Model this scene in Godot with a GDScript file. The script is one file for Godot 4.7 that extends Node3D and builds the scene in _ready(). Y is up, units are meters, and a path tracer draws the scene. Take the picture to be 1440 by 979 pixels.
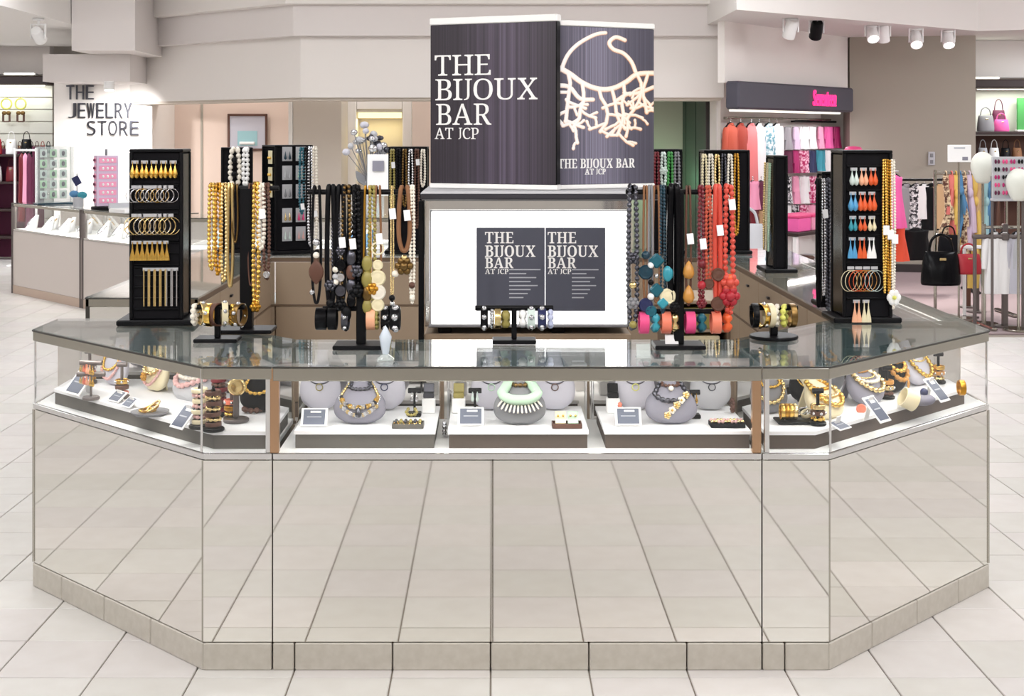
extends Node3D
# An accessories counter in a department store. y is up, metres; plan distances in front of the camera are written Z (world z = -Z).
const F := 1924.0      # focal length in pixels of the 1440 x 979 frame
const CX := 693.0      # where the lens axis meets the frame
const HY := 188.0      # the horizon
const EYE := 1.67      # camera height
const TILE := 0.3053
const ORD := ["first", "second", "third", "fourth", "fifth", "sixth", "seventh", "eighth", "ninth", "tenth", "eleventh", "twelfth"]
var M := {}
var meshes := {}
var names := {}
var rng := RandomNumberGenerator.new()

func at(px: float, py: float, Z: float) -> Vector3:
	return Vector3((px - CX) * Z / F, EYE - (py - HY) * Z / F, -Z)

func on(px: float, py: float, h: float) -> Vector3:      # a point on a level surface of height h
	return at(px, py, F * (EYE - h) / (py - HY))

func flat(px: float, h: float, Z: float) -> Vector3:     # at a known height and distance
	return Vector3((px - CX) * Z / F, h, -Z)

# ---------- materials ----------
func mat(key: String, r: float, g: float, b: float, rough := 0.6, metal := 0.0) -> StandardMaterial3D:
	if M.has(key):
		return M[key]
	var m := StandardMaterial3D.new()
	m.resource_name = key
	m.albedo_color = Color(r / 255.0, g / 255.0, b / 255.0)
	m.roughness = rough
	m.metallic = metal
	M[key] = m
	return m

func glow(key: String, r: float, g: float, b: float, e: float) -> StandardMaterial3D:
	var m := mat(key, r, g, b, 0.6)
	m.emission_enabled = true
	m.emission = Color(r / 255.0, g / 255.0, b / 255.0)
	m.emission_energy_multiplier = e
	return m

func pane_mat(key: String, r: float, g: float, b: float, a: float) -> StandardMaterial3D:
	var m := mat(key, r, g, b, 0.02)
	m.transparency = BaseMaterial3D.TRANSPARENCY_ALPHA
	m.albedo_color.a = a
	return m

func noise_tex(freq: float, seed_no: int, lo: Color, hi: Color, size := 256) -> NoiseTexture2D:
	var n := FastNoiseLite.new()
	n.seed = seed_no
	n.frequency = freq
	n.fractal_octaves = 4
	var t := NoiseTexture2D.new()
	t.width = size
	t.height = size
	t.seamless = true
	t.noise = n
	var g := Gradient.new()
	g.set_color(0, lo)
	g.set_color(1, hi)
	t.color_ramp = g
	return t

func make_materials() -> void:
	for k in 4:
		var c: Array = [[222, 219, 215], [217, 214, 209], [225, 220, 217], [220, 215, 213]][k]
		mat("floor_tile_%d" % k, c[0], c[1], c[2], 0.34)
	var speck := noise_tex(0.03, 4, Color(0.97, 0.965, 0.96), Color(1, 1, 1))
	for k in 4:
		M["floor_tile_%d" % k].albedo_texture = speck
		M["floor_tile_%d" % k].uv1_triplanar = true
		M["floor_tile_%d" % k].uv1_world_triplanar = true
		M["floor_tile_%d" % k].uv1_scale = Vector3(0.9, 0.9, 0.9)
	mat("grout", 150, 140, 130, 0.9)
	var kick := mat("kick_tile", 206, 200, 190, 0.4)
	kick.albedo_texture = noise_tex(0.05, 9, Color(0.94, 0.935, 0.925), Color(1, 1, 1))
	kick.uv1_triplanar = true
	kick.uv1_scale = Vector3(2, 2, 2)
	mat("mirror", 240, 238, 233, 0.03, 1.0)
	mat("mirror_back", 225, 222, 218, 0.06, 1.0)
	mat("chrome", 176, 173, 163, 0.16, 1.0)
	mat("bright_chrome", 226, 226, 226, 0.12, 1.0)
	mat("post_metal", 196, 160, 128, 0.25, 1.0)
	mat("dark_seam", 58, 54, 50, 0.5)
	pane_mat("glass", 235, 245, 242, 0.008)
	M["glass"].metallic_specular = 0.3
	pane_mat("glass_top", 150, 185, 185, 0.10)
	mat("deck_white", 240, 241, 240, 0.5)
	var pad := mat("pad_white", 240, 240, 241, 0.85)
	pad.rim_enabled = true
	pad.rim = 0.3
	mat("skirt", 94, 90, 84, 0.7)
	mat("skirt_brown", 82, 70, 62, 0.7)
	mat("taupe", 164, 144, 122, 0.55)
	mat("taupe_dark", 108, 88, 70, 0.6)
	mat("laminate", 214, 204, 198, 0.5)
	mat("kick_beige", 196, 174, 158, 0.5)
	mat("wall_white", 240, 234, 229, 0.8)
	mat("wall_lilac", 230, 223, 220, 0.8)
	mat("wall_beige", 205, 194, 182, 0.8)
	mat("wall_peach", 228, 206, 192, 0.75)
	mat("wall_tan", 170, 163, 150, 0.85)
	mat("wall_room", 214, 207, 199, 0.85)
	mat("ceiling_white", 232, 228, 224, 0.9)
	mat("baseboard_dark", 52, 44, 44, 0.6)
	mat("slat_white", 232, 232, 222, 0.7)
	mat("green_dark", 52, 66, 55, 0.6)
	mat("green_mint", 150, 205, 170, 0.7)
	mat("header_grey", 74, 72, 84, 0.5)
	mat("header_brown", 46, 26, 24, 0.5)
	mat("carpet", 150, 133, 134, 0.95)
	mat("black", 14, 14, 17, 0.4)
	mat("black_gloss", 11, 11, 14, 0.2)
	mat("black_matt", 19, 18, 22, 0.8)
	for k in ["black", "black_gloss", "black_matt"]:
		M[k].metallic_specular = 0.28
	mat("gold", 228, 186, 96, 0.25, 1.0)
	mat("gold_pale", 236, 210, 150, 0.25, 1.0)
	mat("gold_deep", 198, 146, 58, 0.3, 1.0)
	mat("silver", 214, 214, 218, 0.2, 1.0)
	mat("gunmetal", 88, 88, 96, 0.3, 1.0)
	mat("brass_dark", 122, 96, 58, 0.35, 1.0)
	mat("pearl", 238, 230, 216, 0.25)
	mat("cream", 232, 220, 184, 0.4)
	mat("white", 244, 243, 242, 0.5)
	mat("tag_white", 246, 246, 248, 0.7)
	mat("lavender", 138, 136, 148, 0.85)
	mat("lavender_pale", 196, 194, 204, 0.85)
	mat("grey", 128, 128, 132, 0.6)
	mat("grey_light", 186, 186, 190, 0.6)
	mat("steel", 112, 104, 102, 0.4, 0.6)
	mat("teal", 22, 92, 108, 0.3)
	mat("teal_dark", 18, 54, 70, 0.3)
	mat("turquoise", 54, 150, 168, 0.3)
	mat("navy", 36, 42, 84, 0.3)
	mat("blue", 84, 158, 206, 0.35)
	mat("amber", 198, 140, 66, 0.3)
	mat("brown", 92, 58, 44, 0.5)
	mat("cord_brown", 134, 92, 60, 0.7)
	mat("coral", 206, 74, 58, 0.4)
	mat("coral_pale", 232, 126, 100, 0.4)
	mat("orange", 224, 92, 42, 0.4)
	mat("red", 170, 30, 44, 0.45)
	mat("red_dark", 110, 22, 34, 0.35)
	mat("pink", 226, 74, 132, 0.5)
	mat("pink_pale", 240, 160, 190, 0.6)
	mat("pink_salmon", 232, 132, 132, 0.75)
	mat("magenta", 176, 32, 104, 0.5)
	mat("plum", 96, 24, 62, 0.6)
	mat("mint", 186, 216, 190, 0.4)
	mat("olive", 150, 138, 72, 0.4)
	mat("rust", 188, 84, 62, 0.8)
	mat("rust_deep", 160, 62, 46, 0.8)
	mat("aqua_cloth", 158, 198, 204, 0.8)
	mat("white_cloth", 240, 238, 238, 0.85)
	mat("yellow_cloth", 226, 190, 100, 0.8)
	mat("yellow_bright", 222, 222, 110, 0.5)
	mat("blue_cloth", 84, 134, 176, 0.8)
	mat("grey_cloth", 150, 148, 152, 0.85)
	mat("hot_pink_cloth", 246, 104, 176, 0.75)
	mat("orange_cloth", 246, 92, 62, 0.75)
	mat("salmon_cloth", 222, 120, 112, 0.8)
	mat("tan_cloth", 206, 170, 128, 0.8)
	mat("lilac_cloth", 214, 192, 214, 0.8)
	mat("green", 70, 150, 76, 0.6)
	mat("card_slate", 98, 104, 120, 0.6)
	mat("print_grey", 176, 178, 186, 0.7)
	mat("peach", 240, 176, 140, 0.4)
	mat("rose_stone", 222, 176, 172, 0.3)
	mat("clear_bead", 206, 220, 214, 0.2)
	var spots := [["flower_cloth", 0.045, Color8(20, 18, 24), Color8(240, 236, 238)], ["aqua_print", 0.03, Color8(92, 150, 164), Color8(232, 240, 242)], ["pink_print", 0.05, Color8(176, 26, 88), Color8(252, 210, 226)], ["earth_print", 0.04, Color8(92, 52, 40), Color8(238, 214, 176)]]
	for sp in spots:
		var pm := mat(sp[0], 255, 255, 255, 0.8)
		var nt := noise_tex(sp[1], 30, sp[2], sp[3], 128)
		nt.color_ramp.set_offset(0, 0.42)
		nt.color_ramp.set_offset(1, 0.56)
		pm.albedo_texture = nt
		pm.uv1_triplanar = true
		pm.uv1_scale = Vector3(4, 4, 4)
	pane_mat("acrylic", 226, 238, 236, 0.3)
	glow("tube_glow", 255, 252, 244, 3.0)
	glow("panel_glow", 255, 250, 242, 1.6)
	glow("box_glow", 255, 254, 250, 1.5)
	glow("spot_glow", 255, 252, 248, 6.0)
	glow("cove_glow", 255, 250, 232, 1.6)
	glow("pink_glow", 255, 60, 140, 0.9)

# ---------- meshes ----------
func ball_fan(V, N, I, ring: Array, top: bool) -> void:
	var c := Vector3()
	for p in ring:
		c += p
	c /= ring.size()
	var n: Vector3 = Vector3()
	for i in ring.size():
		n += (ring[(i + 1) % ring.size()] - c).cross(ring[i] - c)
	n = n.normalized() * (1.0 if top else -1.0)
	var at0: int = V.size()
	V.append(c)
	N.append(n)
	for p in ring:
		V.append(p)
		N.append(n)
	for i in ring.size():
		var j: int = (i + 1) % ring.size()
		if top:
			I.append_array([at0, at0 + 1 + i, at0 + 1 + j])
		else:
			I.append_array([at0, at0 + 1 + j, at0 + 1 + i])

func grid(rows: Array, caps := true, closed_rows := false) -> ArrayMesh:
	# rows of rings, wrapped round; two equal rows make a sharp edge
	var V := PackedVector3Array()
	var N := PackedVector3Array()
	var I := PackedInt32Array()
	var nr := rows.size()
	var nc: int = rows[0].size()
	for r in nr:
		var pr := r - 1
		var nx := r + 1
		if closed_rows:
			pr = (pr + nr) % nr
			nx = nx % nr
		pr = maxi(pr, 0)
		nx = mini(nx, nr - 1)
		var mid := Vector3()
		for p in rows[r]:
			mid += p
		mid /= nc
		var same_prev: bool = pr != r and rows[pr][0].distance_to(rows[r][0]) < 1e-7 and rows[pr][1].distance_to(rows[r][1]) < 1e-7
		var same_next: bool = nx != r and rows[nx][0].distance_to(rows[r][0]) < 1e-7 and rows[nx][1].distance_to(rows[r][1]) < 1e-7
		if same_prev:
			pr = r
		if same_next:
			nx = r
		for c in nc:
			var p: Vector3 = rows[r][c]
			var du: Vector3 = rows[r][(c + 1) % nc] - rows[r][(c + nc - 1) % nc]
			if du.length() < 1e-7:
				var q: Array = rows[nx if nx != r else pr]
				du = q[(c + 1) % nc] - q[(c + nc - 1) % nc]
			var dv: Vector3 = rows[nx][c] - rows[pr][c]
			var n := dv.cross(du)
			if n.length() < 1e-12:
				n = p - mid
			if n.length() < 1e-12:
				n = Vector3.UP
			V.append(p)
			N.append(n.normalized())
	for r in (nr if closed_rows else nr - 1):
		var r2 := (r + 1) % nr
		for c in nc:
			var c2 := (c + 1) % nc
			var a := r * nc + c
			var b := r * nc + c2
			var e := r2 * nc + c2
			var d := r2 * nc + c
			I.append_array([a, b, d, b, e, d])
	if caps and not closed_rows:
		ball_fan(V, N, I, rows[0], false)
		ball_fan(V, N, I, rows[nr - 1], true)
	return pack(V, N, I)

func pack(V: PackedVector3Array, N: PackedVector3Array, I: PackedInt32Array) -> ArrayMesh:
	var a := []
	a.resize(Mesh.ARRAY_MAX)
	a[Mesh.ARRAY_VERTEX] = V
	a[Mesh.ARRAY_NORMAL] = N
	a[Mesh.ARRAY_INDEX] = I
	var m := ArrayMesh.new()
	m.add_surface_from_arrays(Mesh.PRIMITIVE_TRIANGLES, a)
	return m

func lathe(prof: Array, seg := 20) -> ArrayMesh:
	var key := "l%s%d" % [str(prof), seg]
	if meshes.has(key):
		return meshes[key]
	var rows := []
	for p in prof:
		var ring := []
		for c in seg:
			var t := TAU * c / seg
			ring.append(Vector3(p[0] * cos(t), p[1], p[0] * sin(t)))
		rows.append(ring)
	meshes[key] = grid(rows, false)
	return meshes[key]

func rod(r: float, h: float, seg := 16, c := 0.0) -> ArrayMesh:      # upright, base at 0, edges chamfered by c
	if c <= 0.0:
		c = minf(r, h) * 0.15
	return lathe([[0, 0], [r - c, 0], [r - c, 0], [r, c], [r, c], [r, h - c], [r, h - c], [r - c, h], [r - c, h], [0, h]], seg)

func ring(r: float, t: float, w: float, seg := 24) -> ArrayMesh:      # a bangle round y: outer radius r, thickness t, width w
	var i := r - t
	var h := w / 2
	var c := minf(t, w) * 0.3
	var prof := [[i, -h + c], [i, h - c], [i + c, h], [r - c, h], [r, h - c], [r, -h + c], [r - c, -h], [i + c, -h]]
	prof.reverse()
	var key := "r%s" % str([r, t, w, seg])
	if meshes.has(key):
		return meshes[key]
	var rows := []
	for p in prof:
		var q := []
		for k in seg:
			var a := TAU * k / seg
			q.append(Vector3(p[0] * cos(a), p[1], p[0] * sin(a)))
		rows.append(q)
	rows.reverse()
	meshes[key] = grid(rows, false, true)
	return meshes[key]

func orb(rx: float, ry := -1.0, rz := -1.0, seg := 14) -> ArrayMesh:
	if ry < 0:
		ry = rx
	if rz < 0:
		rz = rx
	var key := "o%s" % str([rx, ry, rz, seg])
	if meshes.has(key):
		return meshes[key]
	var rows := []
	var half := seg / 2
	for i in half + 1:
		var f := PI * i / half - PI / 2
		var q := []
		for k in seg:
			var a := TAU * k / seg
			q.append(Vector3(rx * cos(f) * cos(a), ry * sin(f), rz * cos(f) * sin(a)))
		rows.append(q)
	meshes[key] = grid(rows, false)
	return meshes[key]

func tube(pts: Array, r, seg := 8, closed := false) -> ArrayMesh:     # r: a number, or one for each point
	var n := pts.size()
	var rows := []
	var side := Vector3()
	for i in n:
		var a: Vector3 = pts[(i - 1 + n) % n] if closed else pts[maxi(i - 1, 0)]
		var b: Vector3 = pts[(i + 1) % n] if closed else pts[mini(i + 1, n - 1)]
		var t := (b - a).normalized()
		if i == 0:
			side = t.cross(Vector3.FORWARD if absf(t.z) < 0.8 else Vector3.UP).normalized()
		else:
			side = (side - t * side.dot(t)).normalized()
		var other := side.cross(t)
		var rad: float = r[i] if r is Array else r
		var q := []
		for k in seg:
			var g := TAU * k / seg
			q.append(pts[i] + (side * cos(g) + other * sin(g)) * rad)
		rows.append(q)
	return grid(rows, true, closed)

func spline(pts: Array, per := 6, closed := false) -> Array:
	var out := []
	var n := pts.size()
	for i in (n if closed else n - 1):
		var p0: Vector3 = pts[(i - 1 + n) % n] if closed else pts[maxi(i - 1, 0)]
		var p1: Vector3 = pts[i]
		var p2: Vector3 = pts[(i + 1) % n]
		var p3: Vector3 = pts[(i + 2) % n] if closed else pts[mini(i + 2, n - 1)]
		for k in per:
			out.append(p1.cubic_interpolate(p2, p0, p3, float(k) / per))
	if not closed:
		out.append(pts[n - 1])
	return out

func resample(pts: Array, step: float) -> Array:
	var out := [pts[0]]
	var left := step
	for i in range(1, pts.size()):
		var a: Vector3 = pts[i - 1]
		var b: Vector3 = pts[i]
		var d := a.distance_to(b)
		var done := 0.0
		while d - done >= left:
			done += left
			out.append(a.lerp(b, done / d))
			left = step
		left -= d - done
	return out

func beads(pts: Array, r: float, seg := 7, closed := false) -> ArrayMesh:   # a strand of touching beads as one bumpy string
	var p := resample(pts, r * 0.5)
	var rr := []
	for i in p.size():
		rr.append(r * [0.35, 0.87, 1.0, 0.87][i % 4])
	return tube(p, rr, seg, closed)

func bbox(sx: float, sy: float, sz: float, b := 0.0) -> ArrayMesh:    # a chamfered box about its centre
	var lim := minf(sx, minf(sy, sz))
	b = clampf(b if b > 0 else lim * 0.08, 0.0, lim * 0.45)
	var key := "b%.4f,%.4f,%.4f,%.4f" % [sx, sy, sz, b]
	if meshes.has(key):
		return meshes[key]
	var h := Vector3(sx, sy, sz) / 2
	var V := PackedVector3Array()
	var N := PackedVector3Array()
	var I := PackedInt32Array()
	var face := func(ps: Array) -> void:
		var n: Vector3 = (ps[1] - ps[0]).cross(ps[2] - ps[0]).normalized()
		var mid := Vector3()
		for p in ps:
			mid += p
		if n.dot(mid) < 0:
			n = -n
			ps.reverse()
		var k := V.size()
		for p in ps:
			V.append(p)
			N.append(n)
		for i in range(1, ps.size() - 1):
			I.append_array([k, k + i + 1, k + i])
	var cor := func(s: Vector3, axis: int) -> Vector3:                 # the corner's point on the face of that axis
		var p := Vector3(s.x * (h.x - b), s.y * (h.y - b), s.z * (h.z - b))
		p[axis] = s[axis] * h[axis]
		return p
	for axis in 3:
		var u := (axis + 1) % 3
		var w := (axis + 2) % 3
		for s in [-1.0, 1.0]:
			var ps := []
			for q in [[-1, -1], [1, -1], [1, 1], [-1, 1]]:
				var sg := Vector3()
				sg[axis] = s
				sg[u] = q[0]
				sg[w] = q[1]
				ps.append(cor.call(sg, axis))
			face.call(ps)
		for q in [[-1, -1], [1, -1], [1, 1], [-1, 1]]:
			var s1 := Vector3()
			s1[axis] = -1
			s1[u] = q[0]
			s1[w] = q[1]
			var s2 := s1
			s2[axis] = 1
			face.call([cor.call(s1, u), cor.call(s2, u), cor.call(s2, w), cor.call(s1, w)])
	for x in [-1.0, 1.0]:
		for y in [-1.0, 1.0]:
			for z in [-1.0, 1.0]:
				var s := Vector3(x, y, z)
				face.call([cor.call(s, 0), cor.call(s, 1), cor.call(s, 2)])
	meshes[key] = pack(V, N, I)
	return meshes[key]

func prism(poly: Array, y0: float, y1: float) -> ArrayMesh:           # plan outline (X, Z) raised from y0 to y1
	var pl := PackedVector2Array(poly)
	var area := 0.0
	for i in pl.size():
		area += pl[i].cross(pl[(i + 1) % pl.size()])
	if area < 0:
		pl.reverse()
	var V := PackedVector3Array()
	var N := PackedVector3Array()
	var I := PackedInt32Array()
	var n := pl.size()
	var tris := Geometry2D.triangulate_polygon(pl)
	for lev in [[y1, 1.0], [y0, -1.0]]:
		var k := V.size()
		for p in pl:
			V.append(Vector3(p.x, lev[0], -p.y))
			N.append(Vector3(0, lev[1], 0))
		for i in range(0, tris.size(), 3):
			var a := V[k + tris[i]]
			var b := V[k + tris[i + 1]]
			var c := V[k + tris[i + 2]]
			var up: bool = (b - a).cross(c - a).y > 0
			if up == (lev[1] > 0):
				I.append_array([k + tris[i], k + tris[i + 2], k + tris[i + 1]])
			else:
				I.append_array([k + tris[i], k + tris[i + 1], k + tris[i + 2]])
	for i in n:
		var p := pl[i]
		var q := pl[(i + 1) % n]
		var d := (q - p).normalized()
		var nn := Vector3(d.y, 0, d.x)                                 # outward of a counter-clockwise outline, z turned
		var k := V.size()
		V.append_array([Vector3(p.x, y0, -p.y), Vector3(q.x, y0, -q.y), Vector3(q.x, y1, -q.y), Vector3(p.x, y1, -p.y)])
		for j in 4:
			N.append(nn)
		I.append_array([k, k + 2, k + 1, k, k + 3, k + 2])
	return pack(V, N, I)

func slab(poly: Array, depth: float) -> ArrayMesh:                    # an outline in x, y given depth along z, centred
	var out := []
	for p in poly:
		out.append(Vector2(p[0], p[1]))
	var m := prism(out, -depth / 2, depth / 2)
	var a := m.surface_get_arrays(0)
	var V: PackedVector3Array = a[Mesh.ARRAY_VERTEX]
	var N: PackedVector3Array = a[Mesh.ARRAY_NORMAL]
	for i in V.size():
		V[i] = Vector3(V[i].x, -V[i].z, V[i].y)
		N[i] = Vector3(N[i].x, -N[i].z, N[i].y)
	return pack(V, N, a[Mesh.ARRAY_INDEX])

func loft(sec: Array, seg := 20, folds := 0, amp := 0.0, per := 3) -> ArrayMesh:
	# sections [y, half width, half depth, centre x, centre z], smoothed, with cloth folds that grow downwards
	var ps := []
	var qs := []
	for s in sec:
		ps.append(Vector3(s[0], s[1], s[2]))
		qs.append(Vector3(s[3] if s.size() > 3 else 0.0, s[4] if s.size() > 4 else 0.0, 0))
	ps = spline(ps, per)
	qs = spline(qs, per)
	var y0: float = ps[0].x
	var y1: float = ps[ps.size() - 1].x
	var rows := []
	for i in ps.size():
		var q := []
		var f: float = amp * (1.0 - (ps[i].x - y0) / maxf(y1 - y0, 0.001))
		for k in seg:
			var a := TAU * k / seg
			var w := 1.0 + f * sin(a * folds + i * 0.15)
			q.append(Vector3(qs[i].x + maxf(ps[i].y, 0.0) * cos(a) * w, ps[i].x, qs[i].y + maxf(ps[i].z, 0.0) * sin(a) * w))
		rows.append(q)
	return grid(rows, true)

# ---------- scene tree ----------
func numbered(p: Node, called: String) -> String:
	var key := "%d/%s" % [p.get_instance_id(), called]
	var n: int = names.get(key, 0)
	names[key] = n + 1
	return called if n == 0 else "%s_%03d" % [called, n]

func thing(called: String, label: String, category: String, where := Vector3(), group := "", turn := 0.0) -> Node3D:
	var o := Node3D.new()
	o.name = numbered(self, called)
	add_child(o)
	o.position = where
	o.rotation.y = turn
	tag(o, label, category, group)
	return o

func tag(o: Node, label: String, category: String, group := "") -> void:
	o.set_meta("label", label)
	o.set_meta("category", category)
	if group:
		o.set_meta("group", group)

func part(p: Node, called: String, m: Mesh, mt, where := Vector3(), rot := Vector3()) -> MeshInstance3D:
	var o := MeshInstance3D.new()
	o.name = numbered(p, called)
	o.mesh = m
	o.material_override = M[mt] if mt is String else mt
	p.add_child(o)
	o.position = where
	o.rotation = rot
	return o

func struct(called: String, m: Mesh, mt, where := Vector3(), rot := Vector3(), label := "") -> MeshInstance3D:
	var o := part(self, called, m, mt, where, rot)
	o.set_meta("kind", "structure")
	o.set_meta("label", label if label else called.replace("_", " ") + " of the store hall")
	return o

func edge_box(p: Node, called: String, P: Vector2, Q: Vector2, y0: float, y1: float, thick: float, mt, inset := 0.0, shrink := 0.0, b := 0.0) -> MeshInstance3D:
	# a board along the plan edge P-Q (outline counter-clockwise seen from above means inside is on its left)
	var d := (Q - P).normalized()
	var inw := Vector2(-d.y, d.x)
	var mid := (P + Q) / 2 + inw * (inset + thick / 2)
	return part(p, called, bbox(P.distance_to(Q) - 2 * shrink, y1 - y0, thick, b), mt, Vector3(mid.x, (y0 + y1) / 2, -mid.y), Vector3(0, atan2(d.y, d.x), 0))

func text(p: Node, called: String, s: String, fam: String, where: Vector3, w: float, h: float, mt, depth := 0.003, bold := false, slant := 0.0) -> MeshInstance3D:
	# lettering whose lower left corner is WHERE and that fills w x h, facing +z of its parent
	var f := SystemFont.new()
	f.font_names = PackedStringArray([fam])
	f.font_weight = 700 if bold else 400
	var t := TextMesh.new()
	t.text = s
	if slant != 0.0:
		var v := FontVariation.new()
		v.base_font = f
		v.variation_transform = Transform2D(Vector2(1, slant), Vector2(0, 1), Vector2())
		t.font = v
	else:
		t.font = f
	t.font_size = 64
	t.pixel_size = 0.01
	t.depth = 0.01
	var box := t.get_aabb()
	var k := Vector3(w / box.size.x, h / box.size.y, depth / 0.01)
	var o := part(p, called, t, mt, where - Vector3(box.position.x * k.x, box.position.y * k.y, -depth / 2))
	o.scale = k
	return o

func caps(p: Node3D, s: String, where: Vector3, w: float, h: float, mt, depth := 0.002, bold := false) -> void:
	# capital letters of one height set side by side: lower left corner WHERE, w x h over all
	var f := SystemFont.new()
	f.font_names = PackedStringArray(["Droid Serif"])
	f.font_weight = 700 if bold else 400
	var row := Node3D.new()
	row.name = numbered(p, "lettering")
	p.add_child(row)
	row.position = where
	var ms := []
	var x := 0.0
	for ch in s:
		if ch == " ":
			x += 0.2
			continue
		var key := "letter%s%s" % [ch, bold]
		if not meshes.has(key):
			var t := TextMesh.new()
			t.text = ch
			t.font = f
			t.font_size = 64
			t.pixel_size = 0.01
			t.depth = 0.01
			meshes[key] = t
		var b: AABB = meshes[key].get_aabb()
		var k: float = 0.47 / b.size.y if ch == "J" else 1.0
		ms.append([meshes[key], b, x, k])
		x += b.size.x * k + 0.035
	x -= 0.035
	for m in ms:
		var b: AABB = m[1]
		var kx: float = w / x * m[3]
		var ky: float = h / b.size.y
		var o := part(row, "letter", m[0], mt, Vector3(m[2] * w / x - b.position.x * kx, -b.position.y * ky, depth / 2))
		o.scale = Vector3(kx, ky, depth / 0.01)

# ---------- camera, air and lamps ----------
func make_view() -> void:
	var cam := Camera3D.new()
	cam.name = "camera"
	cam.projection = Camera3D.PROJECTION_FRUSTUM
	cam.near = 0.05
	cam.far = 60.0
	cam.size = cam.near * 979.0 / F
	cam.frustum_offset = Vector2((720.0 - CX) / F, -(489.5 - HY) / F) * cam.near
	cam.position = Vector3(0, EYE, 0)
	add_child(cam)
	cam.current = true
	var we := WorldEnvironment.new()
	we.name = "world_environment"
	var e := Environment.new()
	e.background_mode = Environment.BG_COLOR
	e.background_color = Color(0.02, 0.02, 0.02)
	e.tonemap_mode = Environment.TONE_MAPPER_LINEAR
	e.tonemap_exposure = 1.09
	e.sdfgi_enabled = true
	e.ssao_enabled = true
	e.ssil_enabled = true
	we.environment = e
	add_child(we)

func area(p: Node3D, where: Vector3, sx: float, sy: float, e: float, col := Color(0.955, 0.975, 1.0), rot := Vector3(-PI / 2, 0, 0)) -> void:
	var l := AreaLight3D.new()
	l.name = numbered(p, "lamp_light")
	l.area_size = Vector2(sx, sy)
	l.area_normalize_energy = false
	l.light_energy = e
	l.light_color = col
	l.area_range = 40.0
	l.area_attenuation = 2.0
	l.shadow_enabled = true
	p.add_child(l)
	l.position = where
	l.rotation = rot

func make_ceiling_lamps() -> void:
	for Z in [-2.0, 1.0, 4.0, 7.2, 10.4]:
		for X in [-6.6, -2.2, 2.2, 6.6]:
			var t := thing("ceiling_light", "square white recessed ceiling panel lamp over the sales floor", "ceiling light", Vector3(X, 3.4, -Z), "ceiling panel lamps over the sales floor")
			part(t, "frame", bbox(1.3, 0.03, 1.3, 0.008), "ceiling_white", Vector3(0, -0.016, 0))
			part(t, "diffuser", bbox(1.2, 0.012, 1.2, 0.004), "panel_glow", Vector3(0, -0.036, 0))
			area(t, Vector3(0, -0.05, 0), 1.2, 1.2, 1.68 if Z < 6.0 else 1.75 if Z < 9.0 else 4.0)

	for e in [[-7.6, 2.9, 12.4, "square white ceiling panel lamp in the lowered ceiling, nearest to the sales floor", 1.6], [-7.4, 2.9, 16.6, "square white ceiling panel lamp over the shoe department", 5.0], [7.9, 2.84, 15.6, "square white ceiling panel lamp over the clothes racks", 6.5], [-1.6, 3.4, 16.6, "square white ceiling panel lamp inside the jewelry shop, by the peach wall", 1.2], [0.6, 3.4, 16.4, "square white ceiling panel lamp inside the jewelry shop, by the niche", 1.0], [-3.4, 3.4, 17.4, "square white ceiling panel lamp inside the jewelry shop, by the lettered pillar", 0.8]]:
		var t := thing("ceiling_light", e[3], "ceiling light", Vector3(e[0], e[1], -e[2]))
		part(t, "frame", bbox(1.3, 0.03, 1.3, 0.008), "ceiling_white", Vector3(0, -0.016, 0))
		part(t, "diffuser", bbox(1.2, 0.012, 1.2, 0.004), "panel_glow", Vector3(0, -0.036, 0))
		area(t, Vector3(0, -0.05, 0), 1.2, 1.2, e[4])

func make_wall_washers() -> void:
	var list := [[-4.4, 12.6, 3.4, 0.25, 10.0, "over the angled fascia"], [-1.5, 12.0, 3.4, 0.0, 9.0, "over the straight fascia, by the angle"], [1.6, 12.0, 3.4, 0.0, 9.0, "over the straight fascia, by the corridor"], [6.9, 12.9, 2.84, 0.5, 20.0, "before the tan wall"], [3.6, 11.6, 3.4, 0.0, 12.0, "over the pink shop"], [-5.6, 11.6, 2.9, 0.0, 8.0, "over the shoe department"]]
	for e in list:
		var t := thing("wall_washer", "long white ceiling wall washer lamp " + e[5], "ceiling light", Vector3(e[0], e[2], -e[1]), "", e[3])
		part(t, "housing", bbox(1.3, 0.09, 0.12, 0.01), "white", Vector3(0, -0.046, 0))
		part(t, "diffuser", bbox(1.24, 0.012, 0.09, 0.004), "panel_glow", Vector3(0, -0.078, -0.062), Vector3(PI / 2 - 0.45, 0, 0))
		area(t, Vector3(0, -0.085, -0.075), 1.24, 0.09, e[4], Color(0.98, 0.985, 1.0), Vector3(-0.45, 0, 0))

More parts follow.
